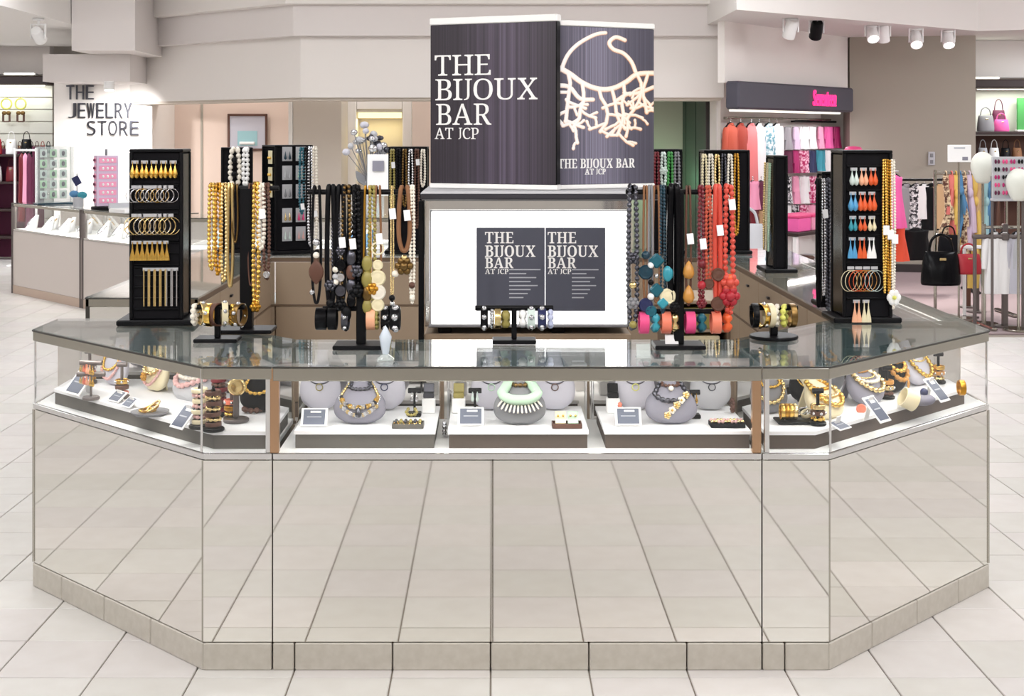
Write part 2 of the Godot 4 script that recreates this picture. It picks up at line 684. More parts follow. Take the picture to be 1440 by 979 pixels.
# ---------- the hall ----------
func make_floor() -> void:
	var fl := struct("floor", bbox(19.6, 0.2, 24.4, 0.01), "grout", Vector3(0, -0.106, -8.3), Vector3(), "pale square floor tiles of the sales floor")
	var tile := bbox(TILE - 0.005, 0.02, TILE - 0.005, 0.002)
	var near := []
	var rest := []
	var isle := PackedVector2Array([Vector2(-0.9, 4.27), Vector2(1.04, 4.27), Vector2(1.82, 5.05), Vector2(1.82, 8.5), Vector2(-1.75, 8.5), Vector2(-1.69, 5.06)])
	for k in range(-23, 52):
		for j in range(-31, 31):
			var X := -0.0066 + (j + 0.5) * TILE
			var Z := 4.2 + (k + 0.5) * TILE
			if Z > 11.3 and X > 2.45:
				continue
			var px := CX + X * F / maxf(Z, 0.1)
			var inside := Geometry2D.is_point_in_polygon(Vector2(X, Z), isle)
			if not inside and Z > 3.85 and Z < 11.0 and px > -60 and px < 1500:
				near.append([Z, X])
			else:
				rest.append([Z, X])
	near.sort()
	rest.append_array(near.slice(295))
	near = near.slice(0, 295)
	for t in near:
		var h := (rng.randf() - 0.5) * 0.0012
		part(fl, "floor_tile", tile, "floor_tile_%d" % rng.randi_range(0, 3), Vector3(t[1], 0.096 + h, 8.3 - t[0]))
	for v in 4:
		var mine := []
		for i in rest.size():
			if i * 7 % 4 == v:
				mine.append(rest[i])
		var mm := MultiMesh.new()
		mm.transform_format = MultiMesh.TRANSFORM_3D
		mm.mesh = tile
		mm.instance_count = mine.size()
		for i in mine.size():
			mm.set_instance_transform(i, Transform3D(Basis(), Vector3(mine[i][1], 0.096, 8.3 - mine[i][0])))
		var mi := MultiMeshInstance3D.new()
		mi.name = numbered(fl, "far_floor_tiles")
		mi.multimesh = mm
		mi.material_override = M["floor_tile_%d" % v]
		mi.set_meta("kind", "stuff")
		fl.add_child(mi)
	struct("floor_carpet", prism([Vector2(2.435, 11.38), Vector2(9.7, 11.38), Vector2(9.7, 20.4), Vector2(2.435, 20.4)], -0.004, 0.006), "carpet", Vector3(), Vector3(), "mauve carpet of the clothing department beside the counter")

func make_shell() -> void:
	struct("ceiling", bbox(19.6, 0.2, 24.4, 0.01), "ceiling_white", Vector3(0, 3.5, -8.3))
	struct("wall_left", bbox(0.2, 3.6, 24.4, 0.01), "wall_room", Vector3(-9.8, 1.6, -8.3))
	struct("wall_right", bbox(0.2, 3.6, 24.4, 0.01), "wall_room", Vector3(9.8, 1.6, -8.3))
	struct("wall_front", bbox(19.8, 3.6, 0.2, 0.01), "wall_room", Vector3(0, 1.6, 3.9))
	struct("wall_back", bbox(19.8, 3.6, 0.2, 0.01), "wall_room", Vector3(0, 1.6, -20.5))
	# stepped fascia over the jewellery shop: an angled stretch and a straight one, each tier reaching further out
	var tiers := [[2.06, 2.72, 0.0, "wall_white"], [2.72, 3.05, 0.14, "wall_lilac"], [3.05, 3.4, 0.3, "wall_white"]]
	for t in tiers:
		var o: float = t[2]
		struct("trim_1", prism([Vector2(-4.51 - o, 17.0 - o * 0.4), Vector2(-2.08 - o * 0.4, 14.8 - o), Vector2(-2.08 - o * 0.4, 15.4), Vector2(-4.3, 17.4)], t[0], t[1]), t[3], Vector3(), Vector3(), ["lower", "middle", "upper"][tiers.find(t)] + " tier of the angled stepped fascia above the jewelry shop")
		struct("trim_2", prism([Vector2(-2.08 - o * 0.4, 14.8 - o), Vector2(2.5 + o * 0.4, 14.8 - o), Vector2(2.5 + o * 0.4, 15.4), Vector2(-2.08 - o * 0.4, 15.4)], t[0], t[1]), t[3], Vector3(), Vector3(), ["lower", "middle", "upper"][tiers.find(t)] + " tier of the straight stepped fascia above the jewelry shop")
	struct("trim_3", prism([Vector2(-4.49, 17.02), Vector2(-2.07, 14.84), Vector2(2.48, 14.84), Vector2(2.48, 15.3), Vector2(-2.07, 15.3), Vector2(-4.3, 17.4)], 2.03, 2.06), "wall_beige", Vector3(), Vector3(), "thin lower lip of the stepped fascia")
	# jewellery shop walls
	var pl := at(76, 0, 17.0).x
	var pr := at(214, 0, 17.0).x
	struct("wall_pillar", prism([Vector2(pl, 17.0), Vector2(pr, 17.0), Vector2(pr, 20.3), Vector2(pl, 20.3)], 0, 2.45), "wall_white", Vector3(), Vector3(), "white pillar wall that carries the jewelry store letters")
	struct("wall_peach", prism([Vector2(pr - 0.1, 18.2), Vector2(at(412, 0, 18.2).x, 18.2), Vector2(at(412, 0, 18.2).x, 18.5), Vector2(pr - 0.1, 18.5)], 0, 3.4), "wall_peach", Vector3(), Vector3(), "peach panelled wall of the jewelry shop")
	struct("trim_4", bbox(0.03, 2.3, 0.02, 0.004), "wall_tan", Vector3(at(284, 0, 18.2).x, 1.15, -18.19), Vector3(), "upright joint in the peach wall")
	var cl := at(412, 0, 16.4).x
	var cr := at(480, 0, 16.4).x
	struct("wall_column", prism([Vector2(cl, 16.4), Vector2(cr, 16.4), Vector2(cr, 18.6), Vector2(cl, 18.6)], 0, 3.4), "wall_beige", Vector3(), Vector3(), "broad beige column in the jewelry shop")
	struct("trim_5", bbox(0.05, 2.4, 0.06, 0.008), "wall_white", Vector3(cl - 0.03, 1.2, -16.42), Vector3(), "white strip on the column edge")
	var nl := at(484, 0, 17.2).x
	var nr := at(578, 0, 17.2).x
	struct("wall_niche", prism([Vector2(nl, 17.5), Vector2(nr + 3.5, 17.5), Vector2(nr + 3.5, 17.8), Vector2(nl, 17.8)], 0, 3.4), "wall_beige", Vector3(), Vector3(), "back of the display niche in the jewelry shop")
	struct("trim_6", bbox(0.13, 2.5, 0.3, 0.01), "wall_white", Vector3(at(494, 0, 17.2).x, 1.25, -17.3), Vector3(), "niche frame upright beside the beige column")
	struct("trim_7", bbox(0.12, 2.5, 0.3, 0.01), "wall_white", Vector3(at(573, 0, 17.2).x, 1.25, -17.3), Vector3(), "niche frame upright beside the peach strip")
	struct("trim_8", bbox(0.572, 0.14, 0.26, 0.006), "wall_white", Vector3(-1.4235, at(0, 146, 17.2).y, -17.3), Vector3(), "niche frame head above the lit niche")
	struct("wall_peach_strip", bbox(0.28, 2.5, 0.2, 0.01), "wall_peach", Vector3(at(596, 0, 16.9).x, 1.25, -16.9), Vector3(), "narrow peach wall strip beside the niche")
	var nl2 := thing("niche_light", "slim warm strip lamp at the head of the display niche", "strip light", Vector3(-1.4235, at(0, 160, 17.25).y, -17.26))
	part(nl2, "housing", bbox(0.565, 0.03, 0.08, 0.006), "wall_white", Vector3(0, 0.032, 0))
	part(nl2, "tube", bbox(0.55, 0.07, 0.03, 0.006), glow("warm_glow", 255, 244, 190, 1.0), Vector3(0, -0.02, 0))
	area(nl2, Vector3(0, -0.062, 0), 0.54, 0.03, 14.0, Color(1, 0.95, 0.7))
	# green corridor right of the sign
	var dl := at(918, 0, 15.4)
	var dr := at(998, 0, 15.4)
	struct("wall_corridor", prism([Vector2(dl.x - 1.0, 19.0), Vector2(dr.x + 0.3, 19.0), Vector2(dr.x + 0.3, 19.2), Vector2(dl.x - 1.0, 19.2)], 0, 3.0), "wall_beige", Vector3(), Vector3(), "pale end wall of the dark corridor")
	struct("wall_corridor_lobby", prism([Vector2(dl.x - 2.6, 17.48), Vector2(dl.x - 0.02, 17.48), Vector2(dl.x - 0.02, 17.3), Vector2(dl.x - 2.6, 17.3)], 0, 3.0), "wall_beige", Vector3(), Vector3(), "beige wall behind the sign tower")
	struct("ceiling_corridor", prism([Vector2(dl.x - 0.2, 15.42), Vector2(dr.x + 0.05, 15.42), Vector2(dr.x + 0.05, 19.0), Vector2(dl.x - 0.2, 19.0)], at(0, 96, 15.4).y, at(0, 96, 15.4).y + 0.1), "green_dark", Vector3(), Vector3(), "low dark green ceiling of the corridor")
	var gl := thing("corridor_light", "green glowing floor lamp deep in the dark corridor", "lamp", Vector3(2.0, 0.0, -17.0))
	part(gl, "base", rod(0.12, 0.04), "black")
	part(gl, "stem", rod(0.02, 0.9), "black", Vector3(0, 0.04, 0))
	part(gl, "glowing_tube", rod(0.05, 0.3), glow("green_glow", 190, 255, 205, 1.5), Vector3(0, 0.94, 0))
	var ol := OmniLight3D.new()
	ol.name = "lamp_light"
	ol.light_color = Color(0.66, 1.0, 0.76)
	ol.light_energy = 0.12
	ol.light_size = 0.05
	ol.omni_range = 30.0
	ol.omni_attenuation = 2.0
	ol.shadow_enabled = true
	gl.add_child(ol)
	ol.position = Vector3(0, 1.09, 0)
	var side := struct("wall_corridor_side", prism([Vector2(dr.x, 15.44), Vector2(dr.x + 0.1, 15.44), Vector2(dr.x + 0.1, 19.0), Vector2(dr.x, 19.0)], 0, 2.36), "green_dark", Vector3(), Vector3(), "dark green panelled side wall of the corridor")
	for i in 4:
		part(side, "panel", bbox(0.014, 2.2, 0.78, 0.004), "green_dark", Vector3(dr.x - 0.006, 1.14, -15.95 - i * 0.84))
	part(side, "edge_frame", bbox(0.05, 2.36, 0.05, 0.006), "baseboard_dark", Vector3(dr.x - 0.01, 1.18, -15.47))
	part(side, "head_frame", bbox(0.05, 0.06, 3.5, 0.006), "baseboard_dark", Vector3(dr.x - 0.01, 2.35, -17.2))
	struct("wall_corridor_column", prism([Vector2(dr.x + 0.005, 14.96), Vector2(at(1019, 0, 15.0).x, 14.96), Vector2(at(1019, 0, 15.0).x, 15.43), Vector2(dr.x + 0.005, 15.43)], 0, 2.06), "wall_lilac", Vector3(), Vector3(), "pale column between the corridor and the pink shop")
	# left: soffit and bulkheads before the shoe shop
	struct("ceiling_soffit", prism([Vector2(-9.7, 10.0), Vector2(-4.72, 10.0), Vector2(-4.72, 15.3), Vector2(-4.72, 19.3), Vector2(-9.7, 19.3)], 2.9, 3.4), "ceiling_white", Vector3(), Vector3(), "lowered ceiling edge over the shoe department")
	struct("trim_9", prism([Vector2(-4.71, 15.3), Vector2(-4.0, 15.3), Vector2(-4.0, 20.3), Vector2(-4.71, 20.3)], 2.6, 3.4), "wall_lilac", Vector3(), Vector3(), "upper bulkhead above the store lettering")
	struct("trim_10", prism([Vector2(at(60, 0, 16.0).x, 16.0), Vector2(at(183, 0, 16.0).x, 16.0), Vector2(at(183, 0, 16.0).x, 20.3), Vector2(at(60, 0, 16.0).x, 20.3)], 2.28, 2.6), "wall_lilac", Vector3(), Vector3(), "lower bulkhead above the store lettering")
	struct("wall_shoe_shop", bbox(4.6, 0.75, 0.2, 0.01), "wall_lilac", Vector3(at(60, 0, 19.4).x - 2.2, 2.88, -19.5), Vector3(), "pale wall above the shoe shelves")
	# right: soffit with the spotlights and the tan wall
	var s1 := at(1036, 12, 12.9)
	var s2 := at(1376, 43, 15.6)
	struct("ceiling_soffit_shop", prism([Vector2(s1.x, -s1.z), Vector2(s2.x, -s2.z), Vector2(9.7, 13.6), Vector2(9.7, 20.3), Vector2(s1.x, 20.3)], 2.84, 3.4), "ceiling_white", Vector3(), Vector3(), "lowered white ceiling edge that carries the spotlights")
	var t1 := at(1195, 0, 16.6)
	var t2 := at(1372, 0, 16.3)
	struct("wall_tan", prism([Vector2(t1.x, 16.6), Vector2(t2.x, 16.3), Vector2(t2.x, 16.6), Vector2(t1.x, 16.9)], 0, 2.84), "wall_tan", Vector3(), Vector3(), "plain tan wall behind the clothing racks")
	struct("baseboard_tan", prism([Vector2(t1.x, 16.57), Vector2(t2.x, 16.27), Vector2(t2.x, 16.3), Vector2(t1.x, 16.6)], 0, 0.1), "baseboard_dark", Vector3(), Vector3(), "dark baseboard of the tan wall")
	var q1 := Vector2(at(1019, 0, 14.2).x, 14.2)
	var q2 := Vector2(at(1192, 0, 16.6).x, 16.6)
	var d := (q2 - q1).normalized()
	var nn := Vector2(-d.y, d.x)
	struct("wall_pink_shop", prism([q1, q2, q2 + nn * 0.08, q1 + nn * 0.08], 2.2, 2.84), "wall_white", Vector3(), Vector3(), "white wall above the dark header of the pink shop")
	struct("wall_pink_shop_rear", prism([q1 + d * 0.55 + nn * 0.35, q2 + nn * 0.35, q2 + nn * 0.5, q1 + d * 0.7 + nn * 0.5], 0, 2.3), "wall_white", Vector3(), Vector3(), "white rear wall of the pink shop")
	var hd := thing("shop_header", "dark grey shop fascia board with pink script lettering", "shop sign", Vector3((q1.x + q2.x) / 2 - d.x * 0.1, 2.07, -(q1.y + q2.y) / 2 + d.y * 0.1), "", atan2(d.y, d.x))
	part(hd, "board", bbox(q1.distance_to(q2) - 0.2, 0.29, 0.16, 0.02), "header_grey", Vector3(0, 0, 0.085))
	text(hd, "lettering", "Seventeen", "Droid Serif", Vector3(0.3, -0.085, 0.167), 0.6, 0.18, "pink_glow", 0.02, false, 0.2)
	part(hd, "lamp_tube", bbox(q1.distance_to(q2) - 0.4, 0.02, 0.05, 0.005), "cove_glow", Vector3(0, -0.157, 0.02))
	area(hd, Vector3(0, -0.175, 0.02), q1.distance_to(q2) - 0.4, 0.05, 8.0, Color(1, 0.98, 1), Vector3(-PI / 2 - 0.35, 0, 0))

func spot(px: float, py: float, Z: float, label: String, lit: bool, aim: Vector3, dark := false, group := "", ceil_y := 2.84, power := 5.0) -> void:
	var w := at(px, py, Z)
	var t := thing("track_spotlight", label, "spotlight", Vector3(w.x, ceil_y - 0.002, w.z), group)
	var down: float = ceil_y - 0.002 - w.y
	part(t, "ceiling_plate", rod(0.06, 0.02), "white", Vector3(0, -0.021, 0))
	part(t, "stem", rod(0.012, down), "white", Vector3(0, -down, 0))
	for s in [-1, 1]:
		part(t, "yoke_arm", bbox(0.012, 0.16, 0.03), "white", Vector3(0.075 * s, -down - 0.06, 0))
	part(t, "yoke_bridge", bbox(0.16, 0.014, 0.03), "white", Vector3(0, -down + 0.01, 0))
	var head := Node3D.new()
	head.name = "head"
	t.add_child(head)
	head.position = Vector3(0, -down - 0.1, 0)
	head.basis = Basis.looking_at((aim - Vector3(w.x, w.y - 0.1, w.z)).normalized(), Vector3.UP)
	part(head, "can", lathe([[0, 0], [0.05, 0], [0.05, 0], [0.062, 0.02], [0.066, 0.2], [0.066, 0.2], [0.055, 0.2], [0.055, 0.2], [0.05, 0.17]], 20), "black" if dark else "white", Vector3(0, 0, 0.1), Vector3(-PI / 2, 0, 0))
	part(head, "bulb", orb(0.052, 0.052, 0.03), "spot_glow" if lit else "grey_light", Vector3(0, 0, -0.092))
	if lit:
		var l := SpotLight3D.new()
		l.name = "lamp_light"
		l.light_energy = power
		l.light_size = 0.05
		l.spot_angle = 38.0
		l.spot_range = 30.0
		l.spot_attenuation = 2.0
		l.light_color = Color(1, 0.98, 0.96)
		l.shadow_enabled = true
		head.add_child(l)
		l.position = Vector3(0, 0, -0.1)

func make_spots() -> void:
	spot(1112, 26, 13.9, "white ceiling spotlight, nearest to the beige column end of the soffit", false, at(1080, 150, 14.4))
	spot(1148, 28, 14.2, "white ceiling spotlight with a black can above the pink shop", false, at(1130, 150, 15.0), true)
	spot(1226, 33, 14.8, "lit double-armed white spotlight before the tan wall", true, at(1300, 330, 13.0))
	spot(1242, 33, 14.9, "unlit white spotlight beside the lit double-armed one", false, at(1260, 300, 16.0))
	spot(1288, 42, 15.2, "lit white spotlight in the middle of the tan wall", true, at(1330, 380, 13.0))
	spot(1333, 42, 15.5, "lit white spotlight nearest to the shelf of handbags", true, at(1380, 330, 14.0))
	for e in [[-0.15, 2.2, Vector3(0.15, 1.75, -5.0), "over the sales floor, aimed at the sign boards"], [-1.6, 2.4, Vector3(-0.75, 1.15, -4.9), "over the sales floor, aimed at the gold necklaces"], [1.9, 2.4, Vector3(1.0, 1.15, -4.9), "over the sales floor, aimed at the coral necklaces"]]:
		var px: float = CX + e[0] * F / e[1]
		spot(px, HY - 1.45 * F / e[1], e[1], "white ceiling spotlight " + e[3], true, e[2], false, "", 3.4, 2.6 if "sign" in e[3] else 1.5)
	spot(54, 36, 14.6, "white ceiling spotlight under the shoe department soffit", false, at(140, 200, 17.0), false, "", 2.9)

# ---------- the counter island ----------
const K0 := Vector2(-0.686, 4.256)
const J0 := Vector2(-0.686, 4.797)
const I0 := Vector2(-1.23, 5.346)
const C1 := Vector2(-1.70, 5.346)
const C0 := Vector2(-1.70, 5.053)
const A0 := Vector2(-0.903, 4.256)
const K2 := Vector2(0.838, 4.256)
const B2 := Vector2(1.048, 4.256)
const D2 := Vector2(1.828, 5.036)
const D3 := Vector2(1.828, 5.346)
const I2 := Vector2(1.35, 5.346)
const J2 := Vector2(0.838, 4.797)
const TOP := 0.948
const DECK := 0.672

func shrink(poly: Array, d: float) -> Array:
	var r := Geometry2D.offset_polygon(PackedVector2Array(poly), -d, Geometry2D.JOIN_MITER)
	return Array(r[0])

func kick_tiles(t: Node3D, P: Vector2, Q: Vector2, joints: Array) -> void:      # joints: distances from P
	var d := (Q - P).normalized()
	var L := P.distance_to(Q)
	var cuts := [0.0] + joints + [L]
	for i in cuts.size() - 1:
		if cuts[i + 1] - cuts[i] > 0.01:
			edge_box(t, "kick_tile", P + d * (cuts[i] + 0.002), P + d * (cuts[i + 1] - 0.002), 0.0, 0.084, 0.02, "kick_tile", 0.0, 0.0, 0.003)

func case_body(t: Node3D, poly: Array, edges: Array, spec := {}) -> void:
	# edges: one word for each side of the outline: front (mirror and glass), back (taupe doors), none, solid (mirror all the way up)
	var n := poly.size()
	var panel_mat: String = spec.get("panel", "mirror")
	part(t, "plinth", prism(shrink(poly, 0.022), 0.002, 0.655), "taupe_dark")
	part(t, "deck", prism(shrink(poly, 0.012), 0.656, DECK), "deck_white")
	part(t, "glass_top", prism(shrink(poly, 0.0005), TOP - 0.008, TOP), "glass_top")
	for i in n:
		var P: Vector2 = poly[i]
		var Q: Vector2 = poly[(i + 1) % n]
		var L := P.distance_to(Q)
		var d := (Q - P) / L
		match edges[i]:
			"front", "solid":
				if not spec.get("plain_kick", false):
					kick_tiles(t, P, Q, spec.get("joints%d" % i, []))
				else:
					edge_box(t, "kick_board", P, Q, 0.0, 0.084, 0.02, "kick_beige", 0.002, 0.004, 0.003)
				var cuts: Array = [0.0] + spec.get("cuts%d" % i, []) + [L]
				for k in cuts.size() - 1:
					edge_box(t, "mirror_panel" if panel_mat == "mirror" else "laminate_panel", P + d * (cuts[k] + 0.0012), P + d * (cuts[k + 1] - 0.0012), 0.087, 0.652, 0.012, panel_mat, 0.004, 0.0, 0.0008)
				edge_box(t, "bottom_rail", P, Q, 0.655, 0.674, 0.012, "bright_chrome", 0.001, 0.001, 0.002)
				var rail: float = spec.get("rail", 0.04)
				edge_box(t, "edge_gasket", P, Q, TOP - 0.0084, TOP - 0.003, 0.003, "dark_seam", -0.003, 0.001, 0.0005)
				edge_box(t, "top_rail", P, Q, TOP - 0.009 - rail, TOP - 0.0085, 0.016, spec.get("rail_mat", "chrome"), 0.001, 0.001, 0.002)
				if edges[i] == "front":
					edge_box(t, "glass_pane", P, Q, 0.675, TOP - 0.0095 - rail, 0.006, "glass", 0.004, 0.004, 0.001)
				else:
					edge_box(t, "mirror_panel", P, Q, 0.676, TOP - 0.01 - rail, 0.012, "mirror", 0.004, 0.004, 0.001)
			"back":
				edge_box(t, "kick_board", P, Q, 0.0, 0.084, 0.02, "taupe_dark", 0.002, 0.002, 0.002)
				var m: int = maxi(1, int(round(L / 0.55)))
				for k in m:
					var a := P + d * (L * k / m + 0.004)
					var b := P + d * (L * (k + 1) / m - 0.004)
					edge_box(t, "lower_door", a, b, 0.09, 0.652, 0.018, "taupe", 0.003, 0.0, 0.003)
					edge_box(t, "sliding_door", a, b, 0.664, TOP - 0.035, 0.008, "taupe", 0.003, 0.0, 0.002)
					edge_box(t, "mirror_back", a, b, DECK + 0.002, TOP - 0.036, 0.004, "mirror_back", 0.013, 0.004, 0.0005)
					var lock := (a + b) / 2
					edge_box(t, "door_lock", lock - d * 0.02, lock + d * 0.02, 0.86, 0.872, 0.012, "gunmetal", -0.01, 0.0, 0.002)
				edge_box(t, "back_rail", P, Q, TOP - 0.033, TOP - 0.009, 0.016, "taupe_dark", 0.002, 0.001, 0.002)
				edge_box(t, "door_track", P, Q, 0.653, 0.664, 0.016, "taupe_dark", 0.001, 0.001, 0.002)

func corner_post(t: Node3D, P: Vector2, w: float, y0: float, y1: float, mt: String, called := "corner_post") -> void:
	part(t, called, bbox(w, y1 - y0, w, 0.002), mt, Vector3(P.x, (y0 + y1) / 2, -P.y))

func case_lamp(t: Node3D, P: Vector2, Q: Vector2, e: float) -> void:      # a strip lamp under the top rail, shining down and back
	var d := (Q - P).normalized()
	var L := P.distance_to(Q) - 0.06
	var inw := Vector2(-d.y, d.x)
	var mid := (P + Q) / 2 + inw * 0.028
	edge_box(t, "lamp_channel", P + d * 0.03, Q - d * 0.03, TOP - 0.026, TOP - 0.0095, 0.02, "chrome", 0.0185, 0.0, 0.002)
	edge_box(t, "strip_lamp", P + d * 0.035, Q - d * 0.035, TOP - 0.0325, TOP - 0.0265, 0.014, "tube_glow", 0.0215, 0.0, 0.001)
	var tilt := Basis(Vector3.UP, atan2(d.y, d.x)) * Basis(Vector3.RIGHT, -PI / 2 + 0.35)
	var l := AreaLight3D.new()
	l.name = numbered(t, "lamp_light")
	l.area_size = Vector2(L, 0.014)
	l.area_normalize_energy = false
	l.light_energy = e
	l.light_color = Color(1, 0.99, 0.96)
	l.area_range = 20.0
	l.area_attenuation = 2.0
	l.shadow_enabled = true
	t.add_child(l)
	l.transform = Transform3D(tilt, Vector3(mid.x, TOP - 0.034, -mid.y))

func make_island() -> void:
	var t := thing("display_case", "wide straight glass display case with mirrored lower front, middle of the island", "display case")
	case_body(t, [K0, K2, J2, J0], ["front", "none", "back", "none"], {"joints0": [0.069, 0.374, 0.679, 0.985, 1.29], "cuts0": [0.686]})
	corner_post(t, K0 + Vector2(0.006, 0.016), 0.028, 0.675, TOP - 0.009, "post_metal")
	corner_post(t, K2 + Vector2(-0.016, 0.016), 0.028, 0.675, TOP - 0.009, "post_metal")
	for X in [-0.155, -0.135, 0.325, 0.348]:
		part(t, "back_jamb", bbox(0.009, 0.2, 0.012, 0.002), "bright_chrome", Vector3(X, DECK + 0.101, -4.775))
	case_lamp(t, K0, K2, 9.5)
	t = thing("display_case", "angled glass display case with mirrored front below the tall earring tower of gold pieces", "display case")
	case_body(t, [K0 - Vector2(0.001, 0), J0 - Vector2(0.001, 0), I0, C1, C0, A0], ["none", "back", "back", "front", "front", "front"], {"joints3": [], "joints4": [0.0, 0.22, 0.52, 0.82], "joints5": [], "rail": 0.034})
	for p in [A0, C0, C1]:
		corner_post(t, p + (Vector2(-1.2, 4.9) - p).normalized() * 0.012, 0.007, 0.675, TOP - 0.009, "bright_chrome", "glass_joint")
	corner_post(t, K0 + Vector2(-0.014, 0.014), 0.016, 0.675, TOP - 0.009, "bright_chrome")
	for p in [A0, C0]:
		corner_post(t, p + (Vector2(-1.2, 4.9) - p).normalized() * 0.002, 0.0045, 0.088, 0.654, "chrome", "corner_trim")
	case_lamp(t, C0, A0, 9.0)
	t = thing("display_case", "angled glass display case with mirrored front below the earring tower of blue and orange pieces", "display case")
	case_body(t, [K2 + Vector2(0.001, 0), B2, D2, D3, I2, J2 + Vector2(0.001, 0)], ["front", "front", "front", "back", "back", "none"], {"joints0": [0.07], "joints1": [0.26, 0.56, 0.86], "joints2": [], "rail": 0.034})
	for p in [B2, D2, D3]:
		corner_post(t, p + (Vector2(1.3, 4.9) - p).normalized() * 0.012, 0.007, 0.675, TOP - 0.009, "bright_chrome", "glass_joint")
	corner_post(t, K2 + Vector2(0.016, 0.014), 0.016, 0.675, TOP - 0.009, "bright_chrome")
	for p in [B2, D2]:
		corner_post(t, p + (Vector2(1.3, 4.9) - p).normalized() * 0.002, 0.0045, 0.088, 0.654, "chrome", "corner_trim")
	case_lamp(t, B2, D2, 9.0)
	# the rest of the ring, going back on both sides and closing behind
	t = thing("display_case", "glass side case with grey end panel behind the gap, near the gold earring tower", "display case")
	case_body(t, [Vector2(-1.80, 6.04), Vector2(-1.30, 6.04), Vector2(-1.30, 8.04), Vector2(-1.80, 8.04)], ["solid", "back", "none", "front"], {"rail": 0.034, "joints0": [], "joints3": [0.3, 0.6, 0.9, 1.2, 1.5, 1.8]})
	corner_post(t, Vector2(-1.79, 6.05), 0.018, 0.0, TOP - 0.009, "dark_seam")
	t = thing("display_case", "long glass side case running back beside the carpet", "display case")
	case_body(t, [Vector2(1.35, 5.352), Vector2(1.83, 5.352), Vector2(1.83, 8.04), Vector2(1.35, 8.04)], ["none", "front", "none", "back"], {"rail": 0.034, "joints1": [0.3, 0.6, 0.9, 1.2, 1.5, 1.8, 2.1, 2.4]})
	case_lamp(t, Vector2(1.83, 5.4), Vector2(1.83, 8.0), 8.0)
	t = thing("display_case", "rear case of the island with taupe sliding doors facing the staff side", "display case")
	case_body(t, [Vector2(-1.80, 8.05), Vector2(1.83, 8.05), Vector2(1.83, 8.6), Vector2(-1.80, 8.6)], ["back", "none", "front", "none"], {"rail": 0.034, "joints2": [0.6, 1.2, 1.8, 2.4, 3.0]})
	# stock boxes on the low shelf seen beside the coral necklaces
	t = thing("stock_cabinet", "open taupe cabinet of stock boxes inside the island, behind the coral necklaces", "cabinet", Vector3(0.98, 0, -6.7))
	for s in [-1, 1]:
		part(t, "side_panel", bbox(0.018, 0.86, 0.4, 0.003), "taupe_dark", Vector3(0.141 * s, 0.43, 0))
	part(t, "back_panel", bbox(0.262, 0.86, 0.012, 0.002), "taupe_dark", Vector3(0, 0.43, -0.19))
	part(t, "top_panel", bbox(0.31, 0.018, 0.42, 0.003), "taupe", Vector3(0, 0.87, 0))
	for y in [0.1, 0.48, 0.6, 0.73]:
		part(t, "shelf", bbox(0.26, 0.014, 0.37, 0.003), "taupe", Vector3(0, y, 0))
	var bx := [["olive_box", "flat olive stock box on the top shelf of the open cabinet", "olive", 0.737, 0.09], ["cream_box", "cream stock box on the middle shelf of the open cabinet", "cream", 0.607, 0.085], ["white_box", "white stock box on the lower shelf of the open cabinet", "white", 0.487, 0.07]]
	for b in bx:
		var o := thing("stock_box", b[1], "box", Vector3(0.98, b[3], -6.6))
		part(o, "carton", bbox(0.2, b[4], 0.14, 0.004), b[2], Vector3(0, b[4] / 2, 0))
		part(o, "lid", bbox(0.206, 0.02, 0.146, 0.003), b[2], Vector3(0, b[4] + 0.002, 0))

# ---------- the sign tower ----------
func streaks(w: int, h: int, dark: Color, bright: Color, band: float, sd: int) -> Image:
	var im := Image.create(w, h, false, Image.FORMAT_RGB8)
	var r := RandomNumberGenerator.new()
	r.seed = sd
	var v := 0.0
	for x in w:
		v = lerpf(v, r.randf(), 0.35)
		var f := clampf(0.22 + 0.5 * v * exp(-pow((float(x) / w - band) / 0.3, 2.0)) + 0.12 * (r.randf() - 0.5), 0, 1)
		im.fill_rect(Rect2i(x, 0, 1, h), dark.lerp(bright, f))
	return im

func dab(im: Image, a: Vector2, b: Vector2, ra: float, rb: float, c: Color) -> void:
	var n := int(a.distance_to(b) / 2.0) + 1
	for i in n + 1:
		var p := a.lerp(b, float(i) / n)
		var r := lerpf(ra, rb, float(i) / n)
		for y in range(-int(r), int(r) + 1):
			var x := int(sqrt(maxf(r * r - y * y, 0.0)))
			im.fill_rect(Rect2i(int(p.x) - x, int(p.y) + y, 2 * x + 1, 1).intersection(Rect2i(0, 0, im.get_width(), im.get_height())), c.lerp(Color(1, 1, 1), 0.35 * clampf(-y / maxf(r, 1.0), 0, 1)))

func coral_branch(out: Array, p: Vector2, dir: float, L: float, r: float, depth: int, g: RandomNumberGenerator) -> void:
	var q := p
	var d := dir
	var n := 5 if depth == 2 else 3
	for i in n:
		d += (g.randf() - 0.5) * 0.9
		var s := q + Vector2(cos(d), sin(d)) * L / n
		out.append([q, s, r])
		if depth > 0 and i > 0 and g.randf() < (0.95 if depth == 2 else 0.55):
			coral_branch(out, s, d + (1.0 if (i + depth) % 2 else -1.0) * g.randf_range(0.8, 1.35), L * (0.36 if depth == 2 else 0.45), r * 0.85, depth - 1, g)
		q = s
	out.append([q, q + Vector2(cos(d), sin(d)) * r * 0.7, r * 1.15])

